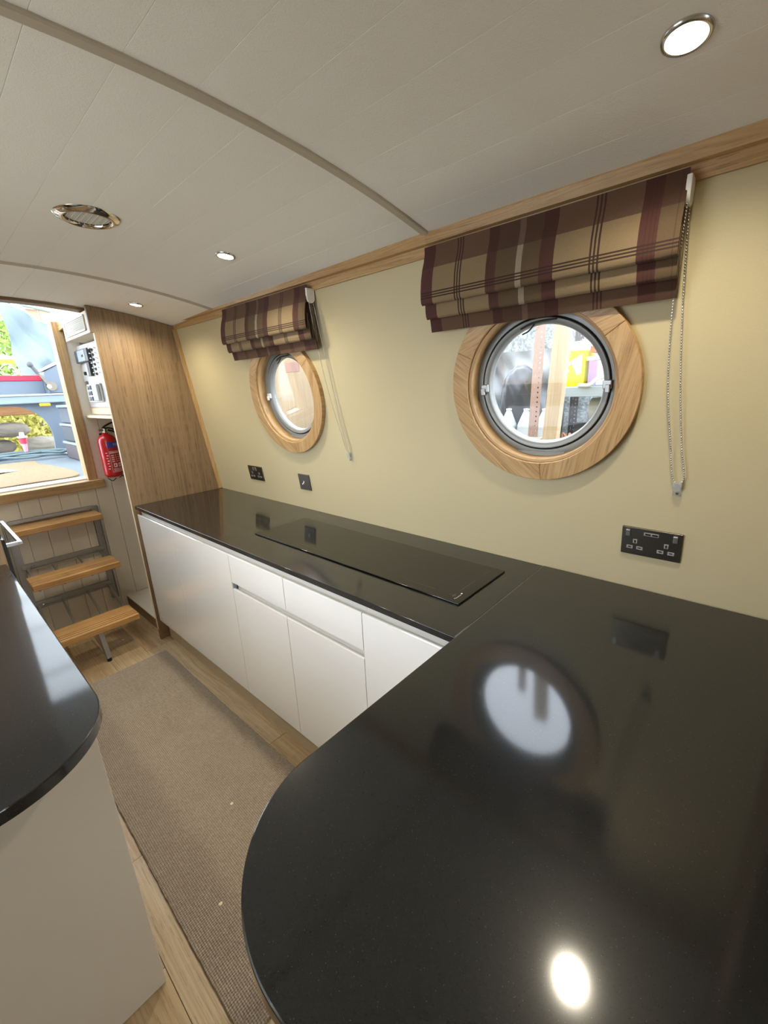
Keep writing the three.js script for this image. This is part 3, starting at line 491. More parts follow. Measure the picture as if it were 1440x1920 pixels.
// ---------- sockets and switch on the right wall ----------
function plateOnWall(name, label, cat, x, y, w, h) { const t = thing(name, label, cat, V(x, y, zR(y))); t.rotation.x = TH; t.updateMatrixWorld(true); mesh('plate', box(w, h, .006, { r: .002, s: 2 }).translate(0, 0, .0032), M.nickel, t); return t; }
const slotM = std(0x050505, .6), insert = std(0x9a9a98, .4);
function doubleSocket(label, x, usb) {
  const t = plateOnWall('double_socket', label, 'socket', x, 1.052, .147, .086);
  for (const s of [-1, 1]) {
    const cx = s * (usb ? .038 : .036);
    const sk = mesh('outlet', merge([box(.011, .013, .0016, { r: .003, s: 2 }).translate(cx, .001, .0068), box(.016, .010, .0016, { r: .004, s: 2 }).translate(cx - .0125, -.019, .0068), box(.016, .010, .0016, { r: .004, s: 2 }).translate(cx + .0125, -.019, .0068)]), insert, t);
    mesh('pin_slots', merge([box(.004, .008, .0006, { r: 0 }).translate(cx, .001, .0078), box(.008, .003, .0006, { r: 0 }).translate(cx - .0125, -.018, .0078), box(.008, .003, .0006, { r: 0 }).translate(cx + .0125, -.018, .0078)]), slotM, sk);
    const r = box(.011, .020, .006, { r: .0015, s: 2 }); r.rotateX(.12); r.translate(usb ? s * .057 : s * .012, .026, .008); mesh('rocker', r, M.alu, t);
  }
  if (usb) { const u = mesh('usb_ports', box(.036, .010, .0015, { r: .003 }).translate(0, .028, .0068), insert, t); mesh('usb_slots', merge([box(.0135, .005, .0006, { r: 0 }).translate(-.008, .028, .0077), box(.0135, .005, .0006, { r: 0 }).translate(.009, .028, .0077)]), slotM, u); }
}
doubleSocket('dark nickel double socket with two USB ports above the peninsula', -.2075, true);
doubleSocket('dark nickel double socket near the corner batten, below the further porthole', -2.234, false);
{ const t = plateOnWall('light_switch', 'single dark nickel switch plate below the further porthole', 'switch', -1.772, 1.050, .090, .086); mesh('toggle', merge([box(.008, .018, .003, { r: .001 }).translate(0, 0, .0072), rod(V(0, .002, .007), V(0, -.008, .02), .003)]), M.steel, t); }

// ---------- ceiling fittings ----------
function downlight(x, z, dy, label) {
  const y = yC(z) + dy, d = thing('downlight', label, 'ceiling light', V(x, y, z)); d.rotation.x = Math.atan(2 * (z - MID) / 6.84); d.updateMatrixWorld(true);
  mesh('bezel', lathe([[.0265, .004], [.0275, -.005], [.029, -.006], [.033, -.005], [.0345, -.0005], [.0345, .003]], 40), M.steel, d);
  mesh('lamp_lens', lathe([[0, -.0042], [.018, -.0042], [.0265, -.001]], 32), std(0xffffff, .4, 0, { emissive: new THREE.Color().setRGB(1, .93, .78), emissiveIntensity: 5, side: THREE.DoubleSide }), d);
  const l = new THREE.SpotLight(LAMP_COLOR, LAMP, 0, 1.4, 1, 2); l.name = 'downlight_lamp'; l.position.set(0, -.012, 0); l.target.position.set(0, -1, 0); l.castShadow = true; l.shadow.radius = 1.3; d.add(l, l.target);
}
downlight(-.19, -.921, 0, 'bright ceiling downlight above the peninsula');
downlight(-1.56, -.915, -.009, 'ceiling downlight between the two blinds');
downlight(-2.512, -.933, -.026, 'small ceiling downlight by the oak end panel');
downlight(-1.56, .10, -.009, 'ceiling downlight over the left worktop'); 
{
  const x = -1.583, z = -.501, v = thing('ceiling_vent', 'round chrome ceiling vent with sloping louvres', 'vent', V(x, yC(z) - .009, z)); v.rotation.x = Math.atan(2 * (z - MID) / 6.84); v.updateMatrixWorld(true);
  mesh('rim', lathe([[.058, -.004], [.060, -.010], [.066, -.012], [.070, -.009], [.078, -.007], [.084, -.003], [.086, .001]], 56), M.chrome, v);
  mesh('throat', lathe([[.058, -.004], [.057, .004], [0, .004]], 40), M.black, v);
  for (let i = 0; i < 8; i++) { const zz = -.047 + i * .0134, L = 2 * Math.sqrt(.057 ** 2 - zz * zz); const g = box(L, .0012, .012, { r: .0005 }); g.rotateX(.7); g.translate(0, -.003, zz); mesh('louvre', g, M.chrome, v); }
}
// oak half partition closing the peninsula on the right
{
  const p = thing('partition', 'oak-effect half partition at the right end of the peninsula', 'panel', V(.13, 0, -1.1)); const pts = [[-zR(.0) - .003, .002], [.93, .002], [.93, yC(-.93) - .002], [1.06, yC(-1.06) - .003], [-zR(1.88) - .012, 1.88], [-zR(.897) - .003, .897]];
  const g = extrude(pts.reverse(), .02, { bevel: .001, bs: 1 }); g.rotateY(Math.PI / 2); g.translate(.118, 0, 0); part('board', boxUV(g, 'y'), M.panel, p);
}

// ================= outside =================
// yard
{
  const gn = lattice(60, 60), gt = tex(512, 512, (u, v) => { const q = .66 + (gn(u, v) - .5) * .16 + (fine(u, v) - .5) * .2; return [q, q * .97, q * .9]; }, true, .5, .5);
  tag(part('ground', boxUV(span(-22, 14, -.75, -.6, -14, 14, { r: 0 }), 'x'), std(0xffffff, .95, 0, { map: gt }), null), 'grey gravel yard round the boat', 'ground', null, 'structure');
}
M.galv = std(0x8f989c, .5, .35); M.rust = std(0x8f766b, .7, .1); M.darkSteel = std(0x4b4747, .7, .2); M.grey = std(0x66727f, .55, .05); M.paleGrey = std(0xc4cdd4, .5);
// perforated shelving upright
function upright(x, z, lean, mat, label, y0, y1) {
  const t = thing('shelving_upright', label, 'upright', V(x, y0, z)); const s = new THREE.Shape([[-.027, 0], [.027, 0], [.027, y1 - y0], [-.027, y1 - y0]].map(p => new THREE.Vector2(...p)));
  for (let y = .03; y < y1 - y0 - .03; y += .05) { if (y + y0 < .95) continue; const a = new THREE.Path([[-.014, y - .012], [-.014, y + .012], [-.008, y + .012], [-.008, y - .012]].map(p => new THREE.Vector2(...p))); s.holes.push(a); s.holes.push(circle(.010, y - .012, .0045)); s.holes.push(circle(.010, y + .013, .0045)); }
  const g = extrude(s, .003, { cs: 6 }); mesh('face', g, mat, t); mesh('flange', span(-.027, -.024, 0, y1 - y0, -.04, 0, { r: 0 }), mat, t); t.rotation.z = lean; return t;
}
upright(-1.018, -2.3, -.02, M.rust, 'rusty pink perforated upright left of the timber post', -.6, 2.25);
upright(-1.045, -3.07, -.005, M.darkSteel, 'dark perforated upright behind the yellow box', -.6, 1.95);
{
  const b = thing('shelf', 'grey steel shelf carrying the yellow box', 'shelf', V(-.6, 1.42, -2.8)); part('beam', span(-.96, .3, 1.405, 1.458, -2.625, -2.6), M.galv, b); part('deck', span(-.96, .3, 1.445, 1.46, -3.05, -2.62), M.galv, b);
  const c = thing('shelf', 'lower steel shelf with white bottles', 'shelf', V(-1.3, 1.1, -2.7)); part('beam', span(-2.0, .3, 1.02, 1.07, -2.56, -2.53), M.galv, c); part('deck', span(-2.0, .3, 1.06, 1.075, -3.05, -2.55), M.galv, c);
  tag(part('timber_post', (() => { const g = box(.073, 2.9, .05, { r: .003, grain: 'y' }); g.rotateZ(-.05); g.translate(-.862, .85, -2.2); return g; })(), M.soft, null), 'new pale timber post outside the large porthole', 'post');
  tag(part('timber_rail', span(-1.9, -.89, 1.155, 1.215, -2.235, -2.19, { r: .003 }), M.soft, null), 'pale horizontal timber rail outside the large porthole', 'rail');
}
{ // yellow box, flaps open
  const y = thing('carton', 'bright yellow and white printed carton on the steel shelf', 'box', V(-.95, 1.46, -2.72));
  const t = canvasTex(512, 512, (c, w, h) => { c.fillStyle = '#f6e600'; c.fillRect(0, 0, w, h); c.fillStyle = '#f4f6f4'; c.beginPath(); c.moveTo(250, 190); c.lineTo(512, 40); c.lineTo(512, 330); c.lineTo(440, 350); c.lineTo(350, 190); c.lineTo(290, 230); c.lineTo(330, 290); c.lineTo(120, 400); c.lineTo(90, 330); c.closePath(); c.fill(); c.strokeStyle = '#5b6a20'; c.lineWidth = 9; c.stroke(); c.strokeStyle = '#6c6a10'; c.lineWidth = 8; c.beginPath(); c.arc(240, 450, 22, 0, 7); c.stroke(); c.beginPath(); c.arc(60, 90, 26, 0, 7); c.stroke(); c.fillStyle = '#b9b000'; for (let i = 0; i < 4; i++) c.fillRect(330, 400 + i * 18, 130, 6); });
  const yel = std(0xf2df00, .6), g = new THREE.BoxGeometry(.178, .195, .2); g.translate(-.952, 1.5585, -2.735); y.updateMatrixWorld(true); g.applyMatrix4(y.matrixWorld.clone().invert()); const o = new THREE.Mesh(g, [yel, yel, yel, yel, std(0xffffff, .6, 0, { map: t }), yel]); o.name = 'carton_body'; y.add(o);
  const fm = std(0xb9b4a8, .8); const fl = (w, h, a, x, yy, z, ry) => { const q = box(w, h, .003, { r: .001 }); q.translate(0, h / 2, 0); q.rotateX(a); q.rotateY(ry); q.translate(x, yy, z); part('flap', q, fm, y); }; fl(.17, .065, -.1, -.952, 1.656, -2.84, 0); fl(.19, .06, .25, -1.04, 1.656, -2.735, Math.PI / 2); fl(.19, .06, -.15, -.864, 1.656, -2.735, Math.PI / 2);
}
{
  const t = canvasTex(512, 256, (c, w, h) => { c.fillStyle = '#c8dbe6'; c.fillRect(0, 0, w, h); c.fillStyle = '#8b6fc8'; c.fillRect(0, 0, 95, h); c.fillStyle = '#e6f0f4'; c.fillRect(110, 12, 180, 220); c.strokeStyle = '#8aa0ae'; c.lineWidth = 3; c.strokeRect(300, 10, 190, 230); c.fillStyle = '#5c6a74'; for (let i = 0; i < 3; i++) { c.fillRect(222 + i * 22, 130, 14, 14); c.fillRect(222, 130 + i * 32, 14, 14); } for (let i = 0; i < 6; i++) { c.fillStyle = '#9fb4c0'; c.fillRect(125, 30 + i * 14, 150 - i * 12, 5); } c.fillStyle = '#b7a0d8'; c.fillRect(350, 40, 60, 40); });
  const wm = std(0xc8dbe6, .6), g = new THREE.BoxGeometry(.24, .13, .16); g.rotateY(.12); g.translate(-.725, 1.533, -2.76); const o = tag(new THREE.Mesh(g, [wm, wm, wm, wm, std(0xffffff, .6, 0, { map: t }), wm]), 'white carton with a purple end beside the yellow carton', 'box'); o.name = numbered('carton'); scene.add(o);
  tag(part('plank_offcut', (() => { const q = box(.2, .035, .12, { r: .002 }); q.rotateZ(-.06); q.translate(-.745, 1.655, -2.76); return q; })(), wood(oakMaps, { rv: 3, color: 0xc89a78, rough: .8 }), null), 'brown plank offcut on top of the purple carton', 'offcut');
  tag(part('plank_offcut', (() => { const q = box(.26, .022, .13, { r: .002 }); q.rotateZ(.03); q.translate(-.725, 1.6135, -2.745); return q; })(), std(0xb5aea2, .8), null), 'grey board lying on the purple carton', 'offcut');
  tag(part('hose', tube([V(-.86, 1.468, -2.6), V(-.80, 1.468, -2.59), V(-.76, 1.50, -2.59), V(-.71, 1.51, -2.6), V(-.64, 1.54, -2.6), V(-.5, 1.60, -2.62)], .011, 30, 8), std(0xb9b4b4, .7), null), 'pale grey hose lying on the steel shelf', 'hose');
  tag(part('rope_end', tube([V(-.69, 1.475, -2.6), V(-.66, 1.49, -2.58), V(-.62, 1.47, -2.6)], .016, 16, 8), std(0xc9c2bf, .8), null), 'short end of pale rope at the shelf edge', 'rope');
}
// sacks and sheet
function lump(cx, cy, cz, rx, ry, rz, sd, amp) { const g = new THREE.SphereGeometry(1, 40, 28), p = g.attributes.position; for (let i = 0; i < p.count; i++) { const x = p.getX(i), y = p.getY(i), z = p.getZ(i); const k = 1 + amp * (Math.sin(x * 7 + sd) * Math.sin(y * 5 + sd * 2) + .6 * Math.sin(z * 11 + x * 9 + sd) + .4 * Math.sin(y * 17 + x * 13)); p.setXYZ(i, cx + x * rx * k, cy + Math.sign(y) * Math.pow(Math.abs(y), .7) * ry * k, cz + z * rz * k); } g.computeVertexNormals(); return g; }
tag(part('sack', lump(-1.30, 1.35, -2.80, .122, .25, .12, 1, .035), phys({ color: 0x26282e, roughness: .35 }), null), 'shiny black plastic sack behind the white bottles', 'sack');
tag(part('sack', lump(-1.12, 1.30, -2.95, .06, .2, .05, 4, .03), phys({ color: 0x202126, roughness: .4 }), null), 'smaller black plastic sack behind the rusty upright', 'sack');
tag(part('plastic_sheet', (() => { const g = new THREE.PlaneGeometry(.75, .62, 40, 36), p = g.attributes.position; for (let i = 0; i < p.count; i++) { const x = p.getX(i), y = p.getY(i); p.setZ(i, .03 * Math.sin(x * 14 + y * 6) + .02 * Math.sin(y * 21 - x * 9) + .012 * Math.sin(x * 40 + y * 31)); } g.computeVertexNormals(); g.translate(-1.47, 1.395, -3.03); return g; })(), phys({ color: 0x6e7174, roughness: .4, side: THREE.DoubleSide }), null), 'crumpled grey plastic sheet hanging behind the black sacks', 'sheet');
[[-1.285, 0, 'white plastic bottle, leftmost behind the rail'], [-1.168, .4, 'white plastic bottle between its neighbours behind the rusty upright'], [-1.051, .2, 'white plastic bottle nearest the timber post']].forEach(([x, r, l]) => {
  const b = thing('bottle', l, 'bottle', V(x, 1.076, -2.62)); mesh('body', (() => { const g = lathe([[0, 0], [.05, 0], [.053, .006], [.053, .15], [.05, .165], [.03, .215], [.017, .245], [.016, .25]], 24); return g; })(), std(0x9a9fa3, .45), b); mesh('cap', lathe([[0, .264], [.017, .262], [.017, .249], [0, .249]], 20), std(0xc4c8c8, .5), b); b.rotation.y = r;
});
// crate with pipe and scrap, lower right
{
  const c = thing('crate', 'dark crate of scrap under the steel shelf', 'crate', V(-.72, 1.08, -2.75)); part('back', span(-.98, -.4, 1.076, 1.23, -2.95, -2.935), M.darkSteel, c); part('base', span(-.98, -.4, 1.076, 1.09, -2.935, -2.6), M.darkSteel, c); part('front', span(-.98, -.4, 1.076, 1.13, -2.6, -2.585), M.darkSteel, c);
  tag(part('log', (() => { const g = new THREE.CylinderGeometry(.075, .078, .6, 24); g.rotateZ(Math.PI / 2 + .06); g.translate(-.55, 1.33, -2.85); return g; })(), std(0xa9a79b, .85), null), 'pale weathered roll lying above the scrap crate', 'roll');
  { const p = thing('pipe', 'dark slanting pipe with a grey stub in the scrap crate', 'pipe', V(-.7, 1.1, -2.7)); part('stub', rod(V(-.79, 1.27, -2.68), V(-.80, 1.1, -2.72), .02), std(0x8b8378, .6, .3), p); part('arm', rod(V(-.80, 1.235, -2.66), V(-.5, 1.33, -2.72), .022), std(0x6f6a66, .6, .3), p); }
  tag(part('scrap_copper', (() => { const gs = []; for (let i = 0; i < 9; i++) { const a = V(rr(-.96, -.90), rr(1.12, 1.17), rr(-2.7, -2.62)); gs.push(tube([a, a.clone().add(V(rr(-.02, .02), rr(.0, .06), rr(-.02, .02))), a.clone().add(V(rr(.0, .03), rr(-.02, .04), 0))], .006, 12, 6)); } return merge(gs); })(), std(0xa8795c, .5, .3), null), 'tangle of copper-brown scrap beside the timber post', 'scrap', null, 'stuff');
  tag(part('chain_scrap', (() => { const gs = []; for (let i = 0; i < 26; i++) { const t = i / 25; const g = new THREE.TorusGeometry(.009, .0025, 6, 12); if (i % 2) g.rotateX(Math.PI / 2); g.translate(lerp(-.80, -.5, t), lerp(1.155, 1.27, t), -2.58); gs.push(g); } return merge(gs); })(), M.galv, null), 'thin galvanised chain hanging at the scrap crate', 'chain');
}
// pale sheet fence behind the shelving
{
  const f = thing('sheet_fence', 'pale frosted sheet fence behind the shelving', 'fence', V(-1.5, -.6, -3.4)); const fm = tex(256, 256, (u, v) => { const q = .70 + (mid(u, v) - .5) * .3 + (coarse(u * 2, v * .6) - .5) * .25; return [q * .98, q, q * 1.0]; }, true, 1.2, 1.2); const mm = std(0xacb0b0, .6, 0, { map: fm });
  for (let i = 0; i < 7; i++) part('sheet', span(-3.9 + i * .72, -3.9 + i * .72 + .70, -.6, 2.15, -3.42, -3.405, { r: 0, ou: i * .3 }), mm, f); for (let i = 0; i < 8; i++) part('post', span(-3.95 + i * .72, -3.89 + i * .72, -.6, 2.2, -3.47, -3.42), M.paleGrey, f);
}
// outside the further porthole
{
  const p = thing('plywood_sheet', 'cream plywood sheet outside the further porthole', 'plywood', V(-3.35, -.6, -2.46)); part('board', span(-4.3, -2.98, -.6, 2.05, -2.475, -2.45, { r: .002, grain: 'y' }), M.soft, p); part('label_patch', span(-3.40, -3.20, 1.67, 1.755, -2.45, -2.447), std(0x8f6f66, .8), p, 'dull brown patch');
  tag(part('red_panel', span(-2.975, -2.78, 1.50, 1.75, -2.5, -2.47), std(0xd84a4a, .6), null), 'red panel beside the plywood sheet', 'panel');
  tag(part('leaning_board', (() => { const g = box(.34, 1.75, .018, { r: .001, grain: 'y' }); g.rotateZ(-.11); g.translate(-2.87, .62, -2.42); return g; })(), std(0xd9c49a, .85, 0, { map: softMaps.map }), null), 'chipboard offcut leaning against the plywood', 'board');
  tag(part('batten', (() => { const g = box(.035, .5, .02, { r: .001 }); g.rotateZ(-.12); g.translate(-2.93, 1.34, -2.39); return g; })(), std(0xb7cfc6, .7), null), 'pale green batten on the leaning chipboard', 'batten');
  tag(part('junction_box', span(-2.885, -2.83, 1.34, 1.38, -2.41, -2.37), std(0x4a4a46, .6), null), 'small dark box on the leaning chipboard', 'box');
  tag(part('bench', span(-4.2, -2.4, 1.12, 1.17, -2.375, -2.12), M.soft, null), 'pale timber bench edge below the plywood', 'bench');
}
// ---------- stern deck ----------
const DK = .965;
{
  const d = thing('stern_deck', 'grey painted stern deck outside the doorway', 'deck', V(-4.6, DK, -.41), null); d.userData.kind = 'structure';
  part('plate', span(-5.75, X0 - .165, DK - .05, DK, -1.32, .5), std(0x6d767d, .5), d); part('side_gutter', span(-5.7, X0 - .2, DK, DK + .02, -1.10, -1.07), M.paleGrey, d);
  part('hull', span(-5.8, X0 - .07, -.6, DK - .052, -1.36, .54), std(0x3c4650, .6), d);
}
{
  const n = lattice(40, 40), mt = tex(512, 512, (u, v) => { const q = (fine(u, v) - .5) * .1 + (n(u, v * 3) - .5) * .08; return [.80 + q, .72 + q, .59 + q]; }, true, 1.5, 1.5);
  const pts = [[-3.72, .22], [-3.74, -.45], [-3.86, -.80], [-4.9, -.74], [-5.2, -.66], [-5.18, .2]]; const s = new THREE.Shape(); s.moveTo(pts[0][0], -pts[0][1]); s.splineThru(pts.slice(1).map(p => new THREE.Vector2(p[0], -p[1]))); s.closePath(); let g = extrude(s, .010, { bevel: .003 }); g.rotateX(-Math.PI / 2); g.translate(0, DK + .002, 0);
  tag(part('doormat', boxUV(g), std(0xaaa296, .95, 0, { map: mt }), null), 'sandy coir mat lying on the stern deck', 'mat');
  tag(part('paper', (() => { const g2 = new THREE.PlaneGeometry(.3, .22, 8, 6), p = g2.attributes.position; for (let i = 0; i < p.count; i++) p.setZ(i, .008 + .006 * Math.sin(p.getX(i) * 20 + p.getY(i) * 14)); g2.rotateX(-Math.PI / 2); g2.rotateY(.5); g2.translate(-4.6, DK + .016, -.36); g2.computeVertexNormals(); return g2; })(), std(0xf2f4f6, .8, 0, { side: THREE.DoubleSide }), null), 'crumpled white paper on the coir mat', 'paper');
}
{ // stern rail with arch, seat ledge and console
  const t = thing('stern_rail', 'grey steel stern rail with arched opening and red top band', 'stern rail', V(-5.62, DK, -.5)); const SX = -5.62;
  const s = new THREE.Shape([[-.35, DK], [1.22, DK], [1.20, 1.5], [-.35, 1.5]].map(p => new THREE.Vector2(...p))); const h = new THREE.Path(); h.moveTo(-.2, DK + .07); h.lineTo(1.015, DK + .06); h.bezierCurveTo(1.06, 1.28, .98, 1.42, .80, 1.475); h.bezierCurveTo(.70, 1.492, .3, 1.475, -.2, 1.475); h.closePath(); s.holes.push(h);
  const g = extrude(s, .04); g.rotateY(Math.PI / 2); g.translate(SX - .04, 0, 0); part('arch_panel', g, M.grey, t);
  part('seat_ledge', span(SX - .12, SX + .10, 1.50, 1.575, -1.20, .35, { r: .01, s: 2 }), std(0x7f8e9a, .45), t); part('seat_edge', span(SX - .12, SX + .115, 1.572, 1.59, -1.21, .35, { r: .006, s: 2 }), std(0xaab4ba, .4), t);
  part('back_panel', span(SX - .08, SX - .03, 1.59, 1.72, -1.06, .35, { r: .004 }), M.grey, t); part('red_band', span(SX - .09, SX - .02, 1.72, 1.772, -1.055, .35, { r: .006 }), std(0xc8223c, .5), t, 'red painted band');
  const c = thing('steering_console', 'grey control console on the stern rail', 'console', V(SX, 1.59, -1.2)); const q = extrude([[1.06, 1.592], [1.42, 1.592], [1.42, 1.90], [1.20, 1.875], [1.06, 1.80]], .22, { bevel: .008, bs: 2 }); q.rotateY(Math.PI / 2); q.translate(SX - .12, 0, 0); part('body', q, M.grey, c); part('lid', (() => { const e = extrude([[1.05, 1.806], [1.21, 1.884], [1.42, 1.91], [1.42, 1.925], [1.20, 1.90], [1.05, 1.822]], .25); e.rotateY(Math.PI / 2); e.translate(SX - .13, 0, 0); return e; })(), std(0xb9c2c6, .4), c);
  const k = new THREE.CylinderGeometry(.05, .05, .02, 28); k.rotateZ(Math.PI / 2); k.translate(SX + .115, 1.76, -1.25); part('gauge', k, std(0x5c5a62, .4), c);
  const l = thing('throttle_lever', 'dark throttle lever with a round grip on the stern rail', 'lever', V(SX, 1.65, -1.05)); part('pivot', (() => { const e = new THREE.CylinderGeometry(.042, .045, .05, 24); e.rotateZ(Math.PI / 2); e.translate(SX + .14, 1.66, -1.085); return e; })(), M.nickel, l); part('hub', (() => { const e = new THREE.CylinderGeometry(.02, .02, .03, 20); e.rotateZ(Math.PI / 2); e.translate(SX + .175, 1.655, -1.06); return e; })(), M.steel, l); part('arm', bar(V(SX + .175, 1.66, -1.06), V(SX + .175, 1.80, -.99), .022, .018), M.nickel, l); part('grip', merge([rod(V(SX + .175, 1.78, -1.0), V(SX + .178, 1.86, -.955), .018), new THREE.SphereGeometry(.028, 20, 14).translate(SX + .178, 1.862, -.953)]), std(0x55565a, .5), l);
  tag(part('key_float', merge([span(SX + .10, SX + .13, 1.468, 1.498, -1.045, -.955, { r: .01, s: 2 })]), std(0xe2a520, .5), null), 'yellow float hanging under the stern rail ledge', 'float');
  // cable heap with red connector
  { const pts = []; for (let i = 0; i < 64; i++) { const u = i / 63, k = u * 3.2; pts.push(V(-5.40 + .09 * Math.sin(k * 6.3 + 1) + .03 * Math.sin(k * 11), DK + .02 + .035 * u + .03 * Math.abs(Math.sin(k * 5.1)), -.72 - .34 * Math.cos(k * 6.283) + .03 * Math.sin(k * 17))); } tag(part('cable', tube(pts, .0115, 260, 8), std(0x5f7074, .6), null), 'grey shore cable heaped in loops along the stern coaming', 'cable'); }
  const cn = thing('connector', 'red and white shore power connector among the cables', 'connector', V(-5.44, DK + .19, -.745)); mesh('socket', new THREE.CylinderGeometry(.04, .036, .07, 20), std(0xb03048, .5), cn); mesh('collar', new THREE.CylinderGeometry(.052, .052, .02, 20).translate(0, .045, 0), std(0xe9d6d6, .5), cn); mesh('plug', new THREE.CylinderGeometry(.022, .026, .05, 16).translate(0, .075, 0), std(0xf0e8e4, .5), cn); mesh('gland', new THREE.CylinderGeometry(.03, .02, .10, 16).translate(0, -.085, 0), std(0xd79aa6, .5), cn); cn.scale.setScalar(.8);
  // dark storage bins on the right of the deck
  for (let i = 0; i < 3; i++) { const b = thing('storage_bin', ['bottom', 'middle', 'top'][i] + ' dark storage bin of the stack outside the doorway', 'bin', V(-4.97, DK + i * .17, -1.24), 'stacked dark bins'); delete b.userData.group; part('tub', span(-5.2, -4.75, DK + .002 + i * .17, DK + .145 + i * .17, -1.45, -1.02 - i * .008, { r: .012, s: 2 }), [std(0x4b4546, .6), std(0x39424a, .6), std(0x48505a, .6)][i], b); part('rim', span(-5.21, -4.74, DK + .145 + i * .17, DK + .168 + i * .17, -1.46, -1.01 - i * .008, { r: .006 }), std(0x7d8a92, .5), b); }
}
// ---------- cover stretched over the stern ----------
{
  const c = thing('canopy', 'white translucent sheet canopy stretched over the stern', 'canopy', V(-6.1, 2.95, -.4));
  const g = new THREE.PlaneGeometry(6.6, 4.4, 60, 40); g.rotateX(-Math.PI / 2); const p = g.attributes.position; for (let i = 0; i < p.count; i++) { const x = p.getX(i), z = p.getZ(i); p.setY(i, .22 - .05 * z * z - .03 * Math.cos(x * 4.2) + .012 * Math.sin(x * 9 + z * 7)); } g.computeVertexNormals();
  mesh('sheet', g, phys({ color: 0xf2f5f5, roughness: 1, transmission: .6, thickness: 0, side: THREE.DoubleSide }), c);
  for (const x of [-3.2, -1.9, -.6, .7, 2.0, 3.2]) mesh('hoop', tube([V(x, -.10, -2.2), V(x, .10, -1.1), V(x, .165, 0), V(x, .10, 1.1), V(x, -.10, 2.2)], .02, 24, 8), M.galv, c);
  for (const z of [-2.2, 2.2]) for (const x of [-3.2, -.6]) mesh('pole', rod(V(x, -3.5, z), V(x, -.08, z), .025), M.galv, c);
}
// ---------- bank and yard beyond the stern ----------
const leafG = (() => { const s = new THREE.Shape(); s.moveTo(0, 0); s.quadraticCurveTo(.028, .03, 0, .085); s.quadraticCurveTo(-.028, .03, 0, 0); const g = new THREE.ShapeGeometry(s, 3); return g; })();
function foliage(name, label, cx, cy, cz, rx, ry, rz, n, c0, c1, parent) {
  const im = new THREE.InstancedMesh(leafG, std(0xffffff, .8, 0, { side: THREE.DoubleSide }), n), m = new THREE.Matrix4(), q = new THREE.Quaternion(), e = new THREE.Euler(), col = new THREE.Color(); for (let i = 0; i < n; i++) { const a = rnd() * 6.283, b = Math.acos(2 * rnd() - 1), r = Math.cbrt(.25 + .75 * rnd()); e.set(rnd() * 6, rnd() * 6, rnd() * 6); q.setFromEuler(e); m.compose(V(cx + rx * r * Math.sin(b) * Math.cos(a), cy + ry * r * Math.cos(b), cz + rz * r * Math.sin(b) * Math.sin(a)), q, V(1, 1, 1).multiplyScalar(rr(.8, 1.7))); im.setMatrixAt(i, m); const k = rnd(); const x = mixc(hex(c0), hex(c1), k); col.setRGB(x[0], x[1], x[2], THREE.SRGBColorSpace); im.setColorAt(i, col); } im.name = numbered(name); scene.add(im); return tag(im, label, 'hedge', null, 'stuff');
}
foliage('hedge', 'bright green hedge leaves beyond the hanging tarpaulin', -9.4, 2.15, -1.5, .5, .75, .75, 2600, 0x6f8f3a, 0xb7cf72);
foliage('hedge', 'yellow-green weeds on the bank behind the stern rail', -8.0, 1.15, -1.55, .35, .42, .75, 2200, 0x8d8a3c, 0xcac06a);
foliage('hedge', 'pale dry scrub left of the tarpaulin', -9.2, 1.75, -.75, .4, .5, .6, 1500, 0xa89f70, 0xd8cfa2);
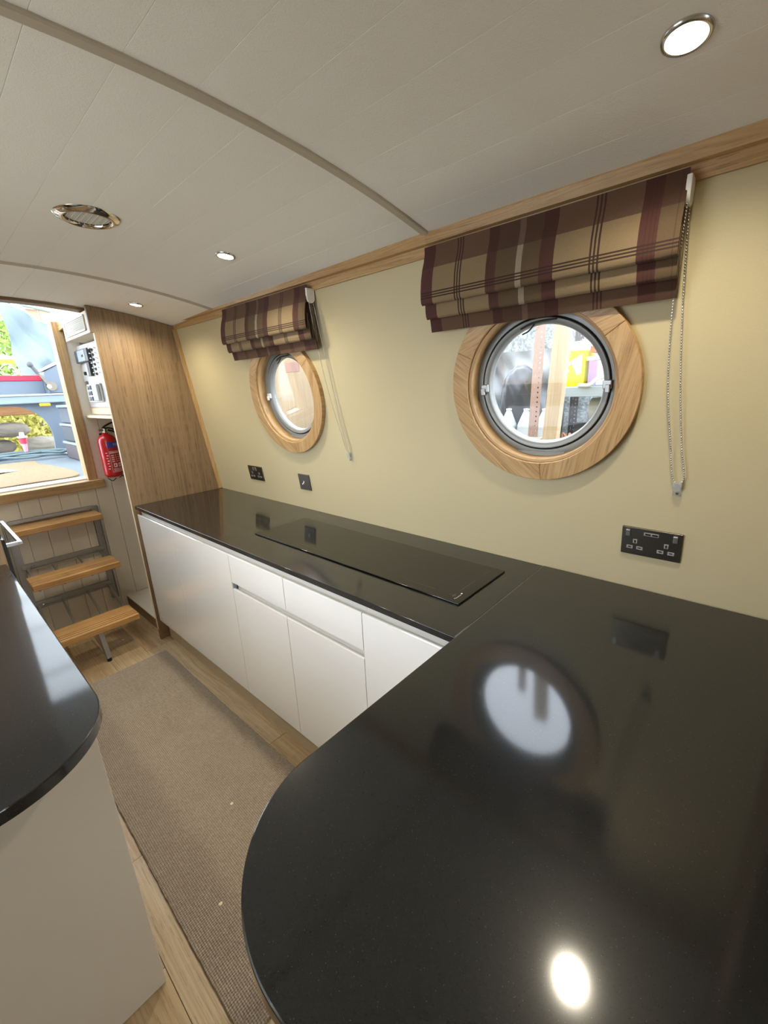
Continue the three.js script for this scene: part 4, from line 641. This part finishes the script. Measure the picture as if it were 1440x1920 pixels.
{
  tag(part('bank', lump(-10.5, .1, -1, 2.2, 1.1, 4, 2, .02), std(0x6f6a48, .95), null), 'earth bank beyond the stern', 'bank', null, 'structure');
  tag(part('timber_baulk', span(-7.05, -6.8, 1.37, 1.50, -1.12, .6, { r: .01, grain: 'z' }), wood(oakMaps, { color: 0xb09a90, rough: .9 }), null), 'weathered pinkish timber baulk behind the stern rail', 'timber');
  for (let i = 0; i < 5; i++) tag(part('stone_block', (() => { const g = lump(0, 0, 0, .2, .088, .19, i, .04); g.translate(-6.95 + rr(-.1, .05), 1.0 + (i % 2) * .20, -.25 - Math.floor(i / 2) * .44 - (i % 2) * .16); return g; })(), std([0x6c655b, 0x7a7468, 0x5b554c][i % 3], .95), null), ['lower left', 'upper left', 'lower middle', 'upper middle', 'lower right'][i] + ' dark stone block under the timber baulk', 'stone');
  const sh = thing('brown_shed', 'rusty brown sheeted shed behind the tarpaulin', 'shed', V(-9.6, 2.6, -2.0)); for (let i = 0; i < 5; i++) part('sheet', span(-9.9, -9.85, 2.3, 3.45, -2.9 + i * .29, -2.62 + i * .29, { r: .01 }), std([0xb08a6c, 0xa77f62, 0xbb957a, 0xa98670, 0xc9ad92][i], .8), sh); part('gutter', span(-9.9, -9.8, 3.05, 3.14, -3.2, -.9), std(0xe6ebee, .5), sh);
  const fr = thing('scaffold_frame', 'white tube frame holding up the tarpaulin', 'frame', V(-7.2, 2, -1.2)); part('strut', rod(V(-7.3, 3.05, -1.02), V(-7.1, 2.45, -1.42), .035), std(0xeef2f4, .5), fr); part('beam', bar(V(-8.3, 2.3, -.4), V(-8.3, 2.05, -1.55), .05, .09), std(0x9aa09f, .7), fr); part('upright_tube', rod(V(-8.3, -.5, -1.45), V(-8.3, 3.0, -1.35), .03), std(0xb8bfc2, .5), fr);
  const N = 36, gg = new THREE.PlaneGeometry(1, 1, N, N), p = gg.attributes.position, A = V(-7.2, 2.74, -1.10), B = V(-6.9, 2.40, -1.62), C = V(-6.9, 1.55, -1.66), D = V(-7.2, 1.55, -1.16);
  for (let i = 0; i < p.count; i++) { const u = p.getX(i) + .5, v = .5 - p.getY(i); const q = A.clone().lerp(B, u).lerp(D.clone().lerp(C, u), v); const sag = .12 * Math.sin(u * Math.PI) * (1 - v) + .05 * Math.sin(v * 9 + u * 7) + .03 * Math.sin(v * 17 - u * 12); p.setXYZ(i, q.x + sag, q.y - .06 * Math.sin(u * Math.PI) * (1 - v), q.z + .015 * Math.sin(v * 14)); } gg.computeVertexNormals();
  tag(part('tarpaulin', gg, std(0x7c8c92, .6, 0, { side: THREE.DoubleSide }), null), 'pale grey-white tarpaulin hanging in folds beyond the stern', 'tarpaulin');
  tag(part('barrier_tape', bar(V(-7.9, 2.06, -.6), V(-7.9, 2.06, -1.45), .004, .05), std(0xe8d436, .6), null), 'yellow barrier tape in front of the green hedge', 'tape');
  tag(part('white_tank', (() => { const g = lathe([[0, 0], [.4, 0], [.42, .05], [.42, .7], [.36, .85], [.15, .92], [0, .92]], 32); g.translate(-9.0, 1.75, -.75); return g; })(), std(0xdde8ec, .5), null), 'pale blue-white tank at the left of the hedge', 'tank');
}
scene.traverse(o => { if (o.isMesh) { o.castShadow = true; o.receiveShadow = true; } });
renderer.render(scene, camera);
